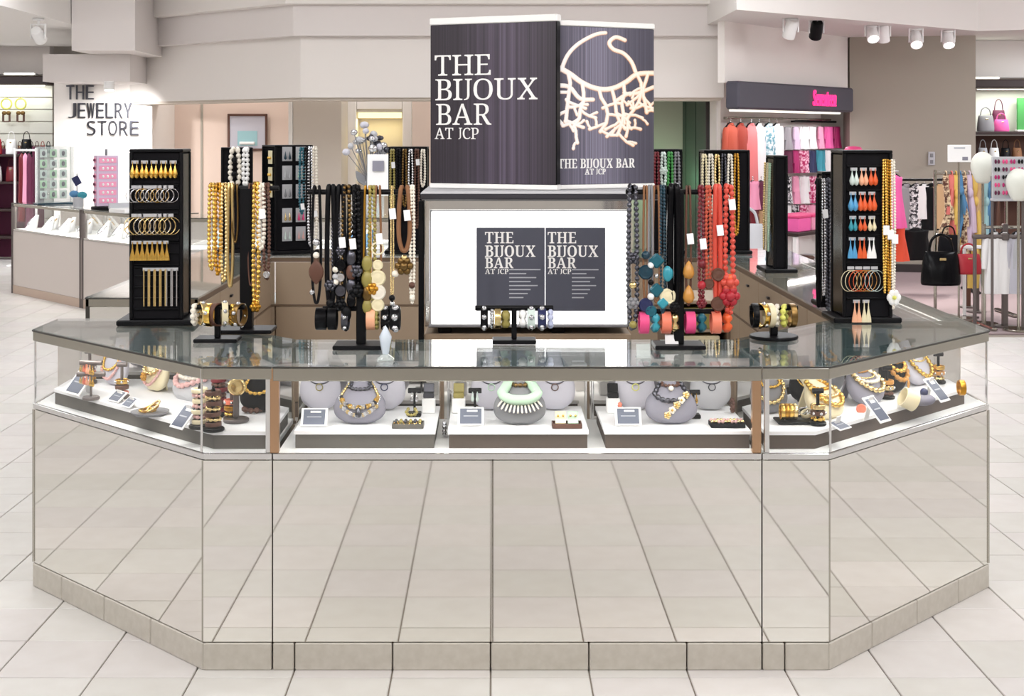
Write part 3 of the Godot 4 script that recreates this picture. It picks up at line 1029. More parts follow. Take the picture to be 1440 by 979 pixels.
func coral_print() -> Image:
	var im := streaks(420, 700, Color8(38, 36, 46), Color8(214, 208, 236), 0.4, 5)
	var g := RandomNumberGenerator.new()
	g.seed = 21
	var out := []
	var sm := func(a: Array) -> Array:
		var v := []
		for p in a:
			v.append(Vector3(p.x, p.y, 0))
		return spline(v, 5)
	# the neck wire on both sides of the gap, then the collar that carries the branches
	var wires := [[[Vector2(205, 22), Vector2(160, 32), Vector2(95, 70), Vector2(50, 115), Vector2(25, 165), Vector2(20, 190)], 8.0], [[Vector2(290, 52), Vector2(250, 40), Vector2(222, 66), Vector2(240, 95), Vector2(285, 112), Vector2(320, 150), Vector2(338, 195)], 9.0], [[Vector2(0, 180), Vector2(50, 208), Vector2(100, 245), Vector2(150, 268), Vector2(200, 276), Vector2(250, 266), Vector2(300, 238), Vector2(345, 205), Vector2(419, 198)], 11.0], [[Vector2(0, 262), Vector2(50, 268), Vector2(95, 318), Vector2(150, 322)], 9.0], [[Vector2(250, 330), Vector2(300, 296), Vector2(350, 290), Vector2(419, 262)], 9.0]]
	for w in wires:
		var v: Array = sm.call(w[0])
		for i in v.size() - 1:
			out.append([Vector2(v[i].x, v[i].y), Vector2(v[i + 1].x, v[i + 1].y), w[1]])
	for s in [[5, 195, 1.6, 180], [45, 208, 1.8, 210], [105, 250, 1.65, 200], [178, 275, 1.75, 200], [232, 270, 1.3, 190], [285, 248, 1.2, 230], [345, 206, 1.15, 220], [395, 198, 1.4, 180]]:
		coral_branch(out, Vector2(s[0], s[1]), s[2], s[3], 8.0, 2, g)
	for pass_no in 3:
		for o in out:
			var warm: float = clampf(o[0].x / 420.0, 0, 1)
			var c: Color = [Color8(214, 186, 172).lerp(Color8(176, 112, 76), warm), Color8(255, 248, 242).lerp(Color8(252, 212, 178), warm), Color8(255, 255, 255).lerp(Color8(255, 240, 222), warm)][pass_no]
			dab(im, o[0] + Vector2(0, [1.5, 0.0, -1.0][pass_no]), o[1] + Vector2(0, [1.5, 0.0, -1.0][pass_no]), o[2] * [1.12, 0.92, 0.5][pass_no], o[2] * [1.12, 0.92, 0.5][pass_no], c)
	return im

func print_face(p: Node3D, called: String, im: Image, w: float, h: float, where: Vector3, rough := 0.35) -> void:
	var m := StandardMaterial3D.new()
	m.resource_name = called
	m.albedo_texture = ImageTexture.create_from_image(im)
	m.roughness = rough
	var q := QuadMesh.new()
	q.size = Vector2(w, h)
	part(p, called, q, m, where)

func make_tower() -> void:
	var t := thing("sign_tower", "square display tower with glowing white front panel, chrome frame and overhanging top", "display tower", Vector3(0.13, 0, -5.28))
	part(t, "base_cabinet", bbox(0.77, 0.925, 0.38, 0.004), "taupe", Vector3(0, 0.4625, 0))
	for X in [-0.31, 0.114]:
		part(t, "foot_block", bbox(0.05, 0.026, 0.04, 0.003), "black", Vector3(X, 0.938, 0.15))
		part(t, "foot_block", bbox(0.05, 0.026, 0.04, 0.003), "black", Vector3(X, 0.938, -0.15))
	part(t, "lamp_body", bbox(0.766, 0.475, 0.40, 0.004), "grey", Vector3(0, 1.19, 0))
	part(t, "glow_panel", bbox(0.725, 0.42, 0.012, 0.002), "box_glow", Vector3(0.005, 1.172, 0.204))
	part(t, "mirror_band", bbox(0.766, 0.036, 0.012, 0.002), "bright_chrome", Vector3(0, 1.405, 0.207))
	part(t, "chrome_stile", bbox(0.02, 0.47, 0.02, 0.004), "bright_chrome", Vector3(-0.372, 1.19, 0.206))
	part(t, "chrome_stile", bbox(0.012, 0.47, 0.02, 0.004), "bright_chrome", Vector3(0.378, 1.19, 0.206))
	part(t, "bottom_strip", bbox(0.74, 0.012, 0.02, 0.003), "grey", Vector3(0, 0.958, 0.207))
	part(t, "corner_upright", bbox(0.02, 1.42, 0.03, 0.003), "black", Vector3(-0.396, 0.71, 0.19))
	part(t, "top_slab", bbox(0.86, 0.032, 0.62, 0.006), "grey_light", Vector3(0.04, 1.446, 0.04))
	part(t, "slab_edge", bbox(0.862, 0.02, 0.01, 0.003), "gunmetal", Vector3(0.04, 1.443, 0.352))
	area(t, Vector3(0.005, 1.172, 0.214), 0.72, 0.41, 0.5, Color(1, 1, 0.99), Vector3(0, PI, 0))
	# the boards that stand on it
	var a := Vector2(-0.2378, 5.2)
	var b := Vector2(0.2339, 5.0)
	var d := (b - a).normalized()
	var L := a.distance_to(b)
	var s := thing("sign_board", "dark wood-grain sign board with large white lettering at its upper half", "sign", Vector3((a.x + b.x) / 2, 1.463, -(a.y + b.y) / 2), "", atan2(d.y, d.x))
	part(s, "board", bbox(L, 0.6, 0.04, 0.003), "black", Vector3(0, 0.319, -0.02))
	part(s, "top_cap", bbox(L + 0.004, 0.026, 0.046, 0.003), "white", Vector3(0, 0.632, -0.02))
	part(s, "bottom_cap", bbox(L + 0.004, 0.0185, 0.046, 0.003), "white", Vector3(0, 0.0095, -0.02))
	print_face(s, "wood_print", streaks(256, 64, Color8(20, 17, 19), Color8(150, 136, 166), 0.6, 3), L - 0.006, 0.598, Vector3(0, 0.319, 0.0012))
	var ux := L / 178.0
	var uy := 0.645 / 242.0
	for w in [["THE", 612, 102, 80, 29], ["BIJOUX", 613, 137, 144, 30], ["BAR", 614, 172, 79, 30], ["AT JCP", 612, 192, 63, 16]]:
		caps(s, w[0], Vector3(-L / 2 + (w[1] - 605) * ux, (262 - w[2]) * uy, 0.0014), w[3] * ux, w[4] * uy, "white")
	a = Vector2(0.2367, 5.06)
	b = Vector2(0.6194, 5.25)
	d = (b - a).normalized()
	L = a.distance_to(b)
	s = thing("sign_board", "dark sign board printed with a white coral necklace", "sign", Vector3((a.x + b.x) / 2, 1.463, -(a.y + b.y) / 2), "", atan2(d.y, d.x))
	part(s, "board", bbox(L, 0.59, 0.03, 0.003), "black", Vector3(0, 0.312, -0.015))
	part(s, "top_cap", bbox(L + 0.004, 0.021, 0.036, 0.003), "white", Vector3(0, 0.618, -0.015))
	part(s, "bottom_cap", bbox(L + 0.004, 0.0165, 0.036, 0.003), "white", Vector3(0, 0.0085, -0.015))
	print_face(s, "coral_print", coral_print(), L - 0.006, 0.588, Vector3(0, 0.312, 0.0012))
	ux = L / 137.0
	uy = 0.628 / 233.0
	caps(s, "THE BIJOUX BAR", Vector3(-L / 2 + 0.004, (263 - 234) * uy, 0.0014), 107 * ux, 13 * uy, "white", 0.002, true)
	caps(s, "AT JCP", Vector3(-L / 2 + 38 * ux, (263 - 243) * uy, 0.0014), 29 * ux, 8 * uy, "white", 0.002, true)
	for k in 2:
		var x0: float = [670.0, 767.0][k]
		var w: float = [96.0, 84.0][k]
		var Z := 5.055
		var p := at(x0, 437, Z)
		var q := at(x0 + w, [320.0, 320.0][k], Z)
		s = thing("notice", ["dark printed notice with white heading and indented small lines, beside the corner upright", "dark printed notice with white heading overlapping the other notice's edge"][k], "notice", Vector3(p.x, p.y, -Z))
		var sx := q.x - p.x
		var sy := q.y - p.y
		part(s, "board", bbox(sx, sy, 0.006, 0.001), "card_slate" if false else mat("notice_slate", 74, 76, 90, 0.5), Vector3(sx / 2, sy / 2, 0.004 + 0.002 * k))
		var zz := 0.0072 + 0.002 * k
		var u := Z / F
		var o: float = [12.0, 3.0][k]
		for r in [["THE", 0, 342, 40, 16], ["BIJOUX", 0, 361, 71, 16], ["BAR", 0, 377, 40, 15], ["AT JCP", 0, 385, 33, 7]]:
			caps(s, r[0], Vector3(o * u, (437 - r[2]) * u, zz), r[3] * u, r[4] * u, "white", 0.0012, true)
		var gap := RandomNumberGenerator.new()
		gap.seed = 40 + k
		for i in 8:
			var lw: float = [44, 24, 38, 30, 40, 30, 26, 20][i] * (0.85 if k else 1.0)
			part(s, "print_line", bbox(lw * u, 1.6 * u, 0.0008, 0.0002), "print_grey", Vector3((o + 34 + lw / 2) * u, (437 - 379 - i * 5.6) * u, zz))

# ---------- builders for small goods ----------
func t_stand(called: String, label: String, p: Vector3, bars: Array, post := 0.011, base := Vector2(0.16, 0.11), group := "", mt := "black", round_base := false) -> Node3D:
	# bars: [height, half width]
	var t := thing(called, label, "display stand", p, group)
	if round_base:
		part(t, "base", rod(base.x / 2, 0.012, 24, 0.003), mt)
	else:
		part(t, "base", bbox(base.x, 0.014, base.y, 0.003), mt, Vector3(0, 0.007, 0))
	var top := 0.0
	for b in bars:
		top = maxf(top, b[0])
	part(t, "post", bbox(post * 2, top - 0.012, post * 2, 0.003), mt, Vector3(0, 0.012 + (top - 0.012) / 2, 0))
	for b in bars:
		part(t, "bar", rod(0.009, b[1] * 2, 12), mt, Vector3(b[1], b[0], 0), Vector3(0, 0, PI / 2))
	return t

func charm(t: Node3D, kind: String, s: float, p: Vector3, mt: String, called := "pendant") -> void:
	match kind:
		"disc":
			part(t, called, lathe([[0, -0.12 * s], [0.42 * s, -0.12 * s], [0.5 * s, -0.04 * s], [0.5 * s, 0.04 * s], [0.42 * s, 0.12 * s], [0.42 * s, 0.12 * s], [0.3 * s, 0.1 * s], [0.3 * s, 0.1 * s], [0, 0.14 * s]], 18), mt, p, Vector3(PI / 2, 0, 0))
		"drop":
			part(t, called, lathe([[0, -0.6 * s], [0.26 * s, -0.5 * s], [0.36 * s, -0.25 * s], [0.3 * s, 0.1 * s], [0.12 * s, 0.42 * s], [0.0, 0.55 * s]], 14), mt, p)
		"bead":
			part(t, called, orb(s * 0.5), mt, p)
		"oval":
			part(t, called, orb(s * 0.36, s * 0.55, s * 0.25), mt, p)
		"leaf":
			part(t, called, loft([[-0.6 * s, 0.03 * s, 0.03 * s], [-0.3 * s, 0.28 * s, 0.09 * s], [0.1 * s, 0.32 * s, 0.1 * s], [0.5 * s, 0.06 * s, 0.05 * s], [0.6 * s, 0.02 * s, 0.02 * s]], 12), mt, p)
		"diamond":
			part(t, called, bbox(s * 0.7, s * 0.7, s * 0.3, s * 0.1), mt, p, Vector3(0, 0, PI / 4))
		"ring":
			part(t, called, ring(s * 0.5, s * 0.12, s * 0.12), mt, p, Vector3(PI / 2, 0, 0))
		"cluster":
			for i in 7:
				var a := TAU * i / 6.0
				part(t, called, orb(s * (0.3 if i < 6 else 0.34)), mt, p + (Vector3(cos(a), sin(a), 0.0) * s * 0.42 if i < 6 else Vector3(0, 0, s * 0.2)))

func hung(label: String, px: float, Z: float, ytop: float, ybot: float, r: float, mt: String, group: String, bead := false, charms := [], hw := 0.012, tag_y := -1.0) -> void:
	# a necklace looped over a bar at image height ytop that hangs to ybot
	var p := at(px, ytop, Z)
	var L := p.y - at(px, ybot, Z).y
	var t := thing("necklace", label, "necklace", p, group)
	var f := 0.016
	var pts := [Vector3(-hw * 0.5, 0.0, -f), Vector3(-hw * 0.5, 0.012, 0), Vector3(-hw * 0.7, 0, f), Vector3(-hw, -L * 0.35, f), Vector3(-hw, -L * 0.75, f + 0.003), Vector3(-hw * 0.5, -L * 0.96, f + 0.003), Vector3(0, -L, f + 0.004), Vector3(hw * 0.5, -L * 0.96, f + 0.003), Vector3(hw, -L * 0.75, f + 0.003), Vector3(hw, -L * 0.35, f), Vector3(hw * 0.7, 0, f), Vector3(hw * 0.5, 0.012, 0), Vector3(hw * 0.5, 0, -f)]
	var sp := spline(pts, 8)
	part(t, "bead_strand" if bead else "cord", beads(sp, r) if bead else tube(sp, r, 6), mt)
	for c in charms:         # [kind, image y, size m, material, side shift m]
		var y := at(px, c[1], Z).y - p.y
		charm(t, c[0], c[2], Vector3(c[4] if c.size() > 4 else 0.0, y, f + r + 0.004), c[3])
	if tag_y > 0:
		part(t, "price_tag", bbox(0.022, 0.036, 0.002, 0.0006), "tag_white", Vector3(hw * 0.6, at(px, tag_y, Z).y - p.y, f + r + 0.012), Vector3(0, 0, 0.1))

func bangle(label: String, p: Vector3, r: float, w: float, mt: String, group: String, kind := "cuff", turn := Vector3(0, 0, PI / 2), t_r := 0.006) -> void:
	var t := thing("bracelet", label, "bracelet", p, group)
	match kind:
		"cuff":
			part(t, "band", ring(r, t_r, w), mt, Vector3(), turn)
		"beads":
			var pts := []
			for i in 28:
				var a := TAU * i / 28
				pts.append(Vector3((r - w / 2) * cos(a), 0, (r - w / 2) * sin(a)))
			part(t, "bead_strand", beads(spline(pts, 3, true), w / 2, 7, false), mt, Vector3(), turn)
		"studded":
			part(t, "band", ring(r, t_r, w), mt, Vector3(), turn)
			for i in 6:
				var a := TAU * i / 6 + 0.3
				var q := Basis.from_euler(turn) * Vector3(r * cos(a), 0, r * sin(a))
				part(t, "stud", orb(w * 0.36), "silver", q)

func earring(label: String, p: Vector3, L: float, mt: String, kind: String, group: String, turn := 0.0, card := true) -> void:
	var t := thing("earring_pair", label, "earrings", p, group, turn)
	if card:
		part(t, "card", bbox(0.026, 0.012, 0.002, 0.0006), "grey_light", Vector3(0, 0, 0.001))
	for s in [-1, 1]:
		var x: float = 0.008 * s
		match kind:
			"drop":
				part(t, "drop", lathe([[0, -L], [L * 0.12, -L * 0.92], [L * 0.17, -L * 0.7], [L * 0.06, -L * 0.35], [0.0015, -L * 0.2], [0.0015, 0]], 10), mt, Vector3(x, 0.002, 0.006))
			"hoop":
				part(t, "hoop", ring(L * 0.42, 0.0022, 0.0026, 18), mt, Vector3(x, -L * 0.5, 0.006), Vector3(PI / 2, 0.5, 0))
			"bar":
				part(t, "bar_drop", bbox(0.005, L, 0.003, 0.001), mt, Vector3(x, -L / 2, 0.006))
			"fan":
				part(t, "drop", loft([[-L, 0.011, 0.003], [-L * 0.8, 0.010, 0.004], [-L * 0.35, 0.003, 0.002], [0, 0.0015, 0.0015]], 10), mt, Vector3(x, 0.002, 0.006))

# a padded jewellery bust, leaning back; its front surface also carries the necklace
const BUST := [[0.0, 0.34, 0.3], [0.05, 0.62, 0.5], [0.15, 0.9, 0.72], [0.3, 1.0, 0.8], [0.5, 0.92, 0.72], [0.68, 0.62, 0.56], [0.8, 0.36, 0.44], [0.92, 0.3, 0.4], [1.0, 0.34, 0.42]]
func bust_at(t: float) -> Vector2:
	for i in BUST.size() - 1:
		if t <= BUST[i + 1][0]:
			var f: float = (t - BUST[i][0]) / (BUST[i + 1][0] - BUST[i][0])
			f = f * f * (3 - 2 * f)
			return Vector2(lerpf(BUST[i][1], BUST[i + 1][1], f), lerpf(BUST[i][2], BUST[i + 1][2], f))
	return Vector2(0.34, 0.42)

func bust(label: String, p: Vector3, w: float, h: float, mt: String, turn := 0.0, lean := 0.42, group := "") -> Node3D:
	var t := thing("jewelry_bust", label, "display bust", p, group, turn)
	var sec := []
	for s in BUST:
		sec.append([s[0] * h, s[1] * w / 2, s[2] * w * 0.28])
	part(t, "bust_form", loft(sec, 24, 0, 0, 4), mt, Vector3(0, 0.004, 0), Vector3(-lean, 0, 0))
	part(t, "easel_leg", bbox(w * 0.3, h * 0.8, 0.006, 0.002), mt, Vector3(0, h * 0.38, -h * sin(lean) * 0.95), Vector3(lean * 0.5, 0, 0))
	return t

func bust_path(w: float, h: float, lean: float, low: float, r: float, wide := 0.9, n := 25) -> Array:
	var out := []
	var rot := Basis(Vector3.RIGHT, -lean)
	for i in n:
		var s := lerpf(-1.0, 1.0, float(i) / (n - 1))
		var t := 0.86 - (0.86 - low) * sqrt(maxf(1.0 - absf(s) ** 2.4, 0.0))
		var bw := bust_at(t)
		var x := s * bust_at(0.8).x * 1.0 if absf(s) > 0.96 else s * minf(bw.x, 1.0) * wide
		var z := bw.y * 0.56 * sqrt(maxf(1.0 - pow(x / bw.x, 2.0), 0.0))
		out.append(rot * Vector3(x * w / 2, t * h, z * w / 2 + r) + Vector3(0, 0.004, 0))
	return out

func worn(label: String, p: Vector3, w: float, h: float, low: float, r: float, mt: String, turn := 0.0, lean := 0.42, bead := true, pendant := [], group := "") -> Node3D:
	var t := thing("necklace", label, "necklace", p, group, turn)
	var path := spline(bust_path(w, h, lean, low, r), 3)
	part(t, "bead_strand" if bead else "chain", beads(path, r) if bead else tube(path, r, 7), mt)
	var mid: Vector3 = path[path.size() / 2]
	if pendant.size():
		charm(t, pendant[0], pendant[1], mid + Vector3(0, -pendant[1] * 0.4, r * 1.6 + 0.002), pendant[2])
	return t

func card(label: String, p: Vector3, w: float, h: float, turn := 0.0, lean := 0.6) -> void:
	var t := thing("price_card", label, "price card", p, "", turn)
	var e := Node3D.new()
	e.name = "easel_card"
	t.add_child(e)
	e.rotation.x = -lean
	e.position = Vector3(0, 0.003, 0)
	part(e, "easel", bbox(w, h, 0.004, 0.001), "white", Vector3(0, h / 2, 0))
	part(e, "printed_sheet", bbox(w * 0.82, h * 0.84, 0.001, 0.0003), "card_slate", Vector3(0, h * 0.5, 0.0026))
	part(e, "print_line", bbox(w * 0.4, h * 0.1, 0.0006, 0.0002), "white", Vector3(w * 0.05, h * 0.78, 0.0034))
	part(e, "print_line", bbox(w * 0.55, h * 0.05, 0.0006, 0.0002), "print_grey", Vector3(0, h * 0.5, 0.0034))
	part(t, "back_leg", bbox(w * 0.4, h * 0.85, 0.003, 0.001), "white", Vector3(0, h * 0.4, -h * 0.62), Vector3(0.25, 0, 0))

func tray(label: String, p: Vector3, w: float, d: float, mt: String, turn := 0.0) -> void:
	var t := thing("jewelry_tray", label, "jewelry tray", p, "", turn)
	part(t, "floor_panel", bbox(w, 0.006, d, 0.001), mt, Vector3(0, 0.004, 0))
	for s in [-1, 1]:
		part(t, "rim", bbox(w, 0.014, 0.004, 0.001), mt, Vector3(0, 0.008, (d / 2 - 0.002) * s))
		part(t, "rim", bbox(0.004, 0.014, d, 0.001), mt, Vector3((w / 2 - 0.002) * s, 0.008, 0))

# ---------- what stands in the front case ----------
func riser(label: String, poly: Array, skirt: String) -> void:
	var t := thing("display_riser", label, "display riser", Vector3())
	part(t, "skirt", prism(shrink(poly, 0.004), DECK + 0.0005, 0.716), skirt)
	part(t, "pad", prism(poly, 0.7165, 0.728), "pad_white")

const RH := 0.7285
func make_front_goods() -> void:
	riser("low white display riser with dark skirt under the grey bust with gold link necklace", [Vector2(-0.63, 4.335), Vector2(-0.182, 4.335), Vector2(-0.182, 4.73), Vector2(-0.63, 4.73)], "skirt")
	riser("low white display riser with brown skirt under the mint bib necklace", [Vector2(-0.143, 4.335), Vector2(0.304, 4.335), Vector2(0.304, 4.73), Vector2(-0.143, 4.73)], "skirt_brown")
	riser("low white display riser with brown skirt under the dark chain with pale flowers", [Vector2(0.354, 4.335), Vector2(0.818, 4.335), Vector2(0.818, 4.73), Vector2(0.354, 4.73)], "skirt_brown")
	# leading piece of each riser
	var lean := 0.55
	var p := flat(505, RH, 4.43)
	bust("large grey bust leaning back under the gold and silver link necklace", p, 0.17, 0.165, "lavender", 0, lean)
	var chain := worn("gold and silver link necklace with dark drops on the large grey bust", p, 0.17, 0.165, 0.22, 0.0055, "gold_pale", 0, lean, true, ["drop", 0.03, "gunmetal"])
	var links := bust_path(0.17, 0.165, lean, 0.22, 0.008, 0.92, 23)
	for i in range(2, 21):
		charm(chain, "disc", 0.017 if i % 2 else 0.013, links[i], ["gold_pale", "silver", "gunmetal", "gold"][i % 4], "link")
	links = bust_path(0.17, 0.165, lean, 0.08, 0.007, 0.97, 27)
	for i in range(4, 23):
		charm(chain, "disc", 0.014, links[i], ["silver", "gold_pale", "grey_light"][i % 3], "link")
	worn("dark cord necklace round the neck of the large grey bust", p, 0.17, 0.165, 0.62, 0.007, "gunmetal", 0, lean, true)
	worn("thin silver necklace low on the large grey bust", p, 0.17, 0.165, 0.06, 0.004, "silver", 0, lean, true)
	p = flat(731, RH, 4.42)
	bust("dark bust leaning back under the mint bib necklace", p, 0.17, 0.165, "grey", 0, lean)
	var bib := worn("mint green bib necklace with pale fringe, on the dark bust", p, 0.18, 0.165, 0.36, 0.017, "mint", 0, lean, false)
	var path := bust_path(0.17, 0.165, lean, 0.30, 0.009, 0.92, 33)
	for i in range(5, 28):
		var q: Vector3 = path[i]
		var a: float = (i - 16) / 16.0
		part(bib, "fringe_bar", loft([[-0.036, 0.002, 0.002], [-0.02, 0.0045, 0.003], [0, 0.003, 0.002]], 8), "pearl" if i % 2 else "gunmetal", q, Vector3(-lean - 0.25, 0, a * 0.9))
	worn("dark collar necklace high on the dark bust", p, 0.17, 0.165, 0.72, 0.008, "brass_dark", 0, lean, true)
	p = flat(945, RH, 4.43)
	bust("large grey bust leaning back under the dark chain with pale flowers", p, 0.17, 0.165, "lavender", 0, lean)
	worn("dark bead chain round the large grey bust", p, 0.17, 0.165, 0.36, 0.009, "gunmetal", 0, lean, true)
	worn("dark neck cord with pearl high on the large grey bust", p, 0.17, 0.165, 0.7, 0.006, "brown", 0, lean, true, ["bead", 0.018, "pearl"])
	var fl := thing("flower_brooch", "pale gold flower brooch chain hanging diagonally over the dark bead chain", "brooch", p)
	for i in 5:
		var c := Basis(Vector3.RIGHT, -lean) * Vector3(0.045 - i * 0.016, 0.08 - i * 0.017, 0.052)
		for k in 5:
			var a := TAU * k / 5
			part(fl, "petal", orb(0.006, 0.006, 0.003, 8), "pearl" if i % 2 else "gold_pale", c + Vector3(cos(a), sin(a), 0) * 0.007)
		part(fl, "flower_heart", orb(0.004), "gold", c + Vector3(0, 0, 0.002))
	# cards
	card("slate price card on a white easel beside the gold link necklace bust", flat(441, RH, 4.385), 0.085, 0.062)
	card("slate price card on a white easel beside the mint bib necklace", flat(662, RH, 4.40), 0.085, 0.062)
	card("slate price card on a white easel beside the flower chain bust", flat(884, RH, 4.40), 0.085, 0.062)
	# trays with what lies in them
	p = flat(574, RH, 4.39)
	tray("dark tray of gold and dark beads beside the gold link necklace", p, 0.1, 0.06, "skirt")
	for i in 12:
		var o := thing("ring", "small gold ring lying in the dark tray beside the gold link necklace", "ring", p + Vector3(-0.038 + (i % 6) * 0.0152, 0.012, 0.015 - (i / 6) * 0.026), "gold rings in the dark tray")
		part(o, "band", ring(0.008, 0.0016, 0.004, 14), "gold_pale" if i % 3 else "gold", Vector3(), Vector3(PI / 2 - 0.5, 0.4 * i, 0))
		part(o, "stone", orb(0.005), "olive" if i % 2 else "gunmetal", Vector3(0, 0.008, 0.003))
	worn("pile of gold and olive beads heaped at the back of the dark tray", p + Vector3(0.01, 0.012, -0.01), 0.05, 0.05, 0.3, 0.006, "olive", 0, 0.5)
	p = flat(797, RH, 4.39)
	tray("brown tray with cream squares beside the mint bib necklace", p, 0.095, 0.06, "brown")
	for i in 2:
		var o := thing("earring_card", ["cream earring card lying in the brown tray next to the mint bib necklace", "mint green card standing in the brown tray, farther from the mint bib"][i], "earring card", p + Vector3(-0.02 + i * 0.04, 0.012, -0.005))
		part(o, "sheet", bbox(0.034, 0.044, 0.003, 0.001), ["cream", "mint"][i], Vector3(0, 0.018, 0), Vector3(-0.7, 0, 0))
		for s in [-1, 1]:
			part(o, "stud", orb(0.004), "gold", Vector3(0.008 * s, 0.024, 0.006))
	p = flat(1022, RH, 4.40)
	tray("dark tray of peach and gold earrings beside the flower chain bust", p, 0.11, 0.06, "black_matt")
	for i in 10:
		var o := thing("earring_pair", "small peach and gold earring pair in the dark tray by the flower chain bust", "earrings", p + Vector3(-0.042 + (i % 5) * 0.021, 0.016, 0.014 - (i / 5) * 0.026), "peach and gold earrings in the dark tray")
		for s in [-1, 1]:
			part(o, "stud", orb(0.006), "rose_stone" if i % 2 else "gold_pale", Vector3(0.006 * s, 0.002, 0))
	# black earring stands
	for e in [[583, 4.56, "gold link necklace", "silver"], [668, 4.56, "mint bib card", "clear_bead"], [975, 4.53, "flower chain bust", "gold"]]:
		var q := flat(e[0], RH, e[1])
		t_stand("earring_stand", "small black T earring stand beside the " + e[2], q, [[0.085, 0.022]], 0.004, Vector2(0.045, 0.04))
		earring("pair of drop earrings on the small black T stand beside the " + e[2], q + Vector3(0.0, 0.082, 0.01), 0.034, e[3], "drop", "", 0, false)
	# the back row of busts
	for e in [[450, "lavender_pale", "olive", "pale bust behind the slate card of the gold link necklace"], [541, "lavender_pale", "navy", "pale bust behind the gold link necklace, beside the T stand"], [691, "lavender_pale", "mint", "pale bust behind the slate card of the mint bib necklace"], [780, "lavender_pale", "brown", "pale bust behind the tray of cream squares"], [893, "lavender_pale", "yellow_bright", "pale bust behind the slate card of the flower chain"], [1000, "grey_light", "gunmetal", "grey bust behind the tray of peach earrings"]]:
		var q := flat(e[0], RH, 4.655)
		bust(e[3], q, 0.14, 0.2, e[1], 0, 0.2)
		worn("thin pendant necklace on the " + e[3], q, 0.14, 0.2, 0.42, 0.0022, "gunmetal", 0, 0.2, false, ["ring", 0.026, e[2]])
	# small boxes and ring stands at the back
	for e in [[603, 4.62, "gunmetal", "dark ring box on a white block beside the T stand of silver drops"], [645, 4.62, "olive", "olive ring box on a white block beside the T stand of clear drops"], [862, 4.62, "black_matt", "black ring box on a white block behind the flower chain card"]]:
		var q := flat(e[0], RH, e[1])
		var b := thing("ring_block", "white block under the " + e[3].split(" on ")[0], "display block", q)
		part(b, "block", bbox(0.045, 0.05, 0.04, 0.003), "white", Vector3(0, 0.025, 0))
		var o := thing("ring_box", e[3], "ring box", q + Vector3(0, 0.0505, 0))
		part(o, "tray_half", bbox(0.036, 0.016, 0.03, 0.002), e[2], Vector3(0, 0.008, 0))
		part(o, "lid", bbox(0.036, 0.03, 0.006, 0.002), e[2], Vector3(0, 0.03, -0.016), Vector3(-0.3, 0, 0))
	for e in [[1030, 4.6, "brown", "brown bead bracelet rolled on the riser end, beside the post"], [872, 4.52, "coral_pale", "orange and coral bead bracelet behind the flower chain card"], [625, 4.5, "silver", "silver bracelet standing between two risers"]]:
		bangle(e[3], flat(e[0], (RH if e[0] != 625 else DECK) + 0.028, e[1]), 0.027, 0.014, e[2], "", "beads")

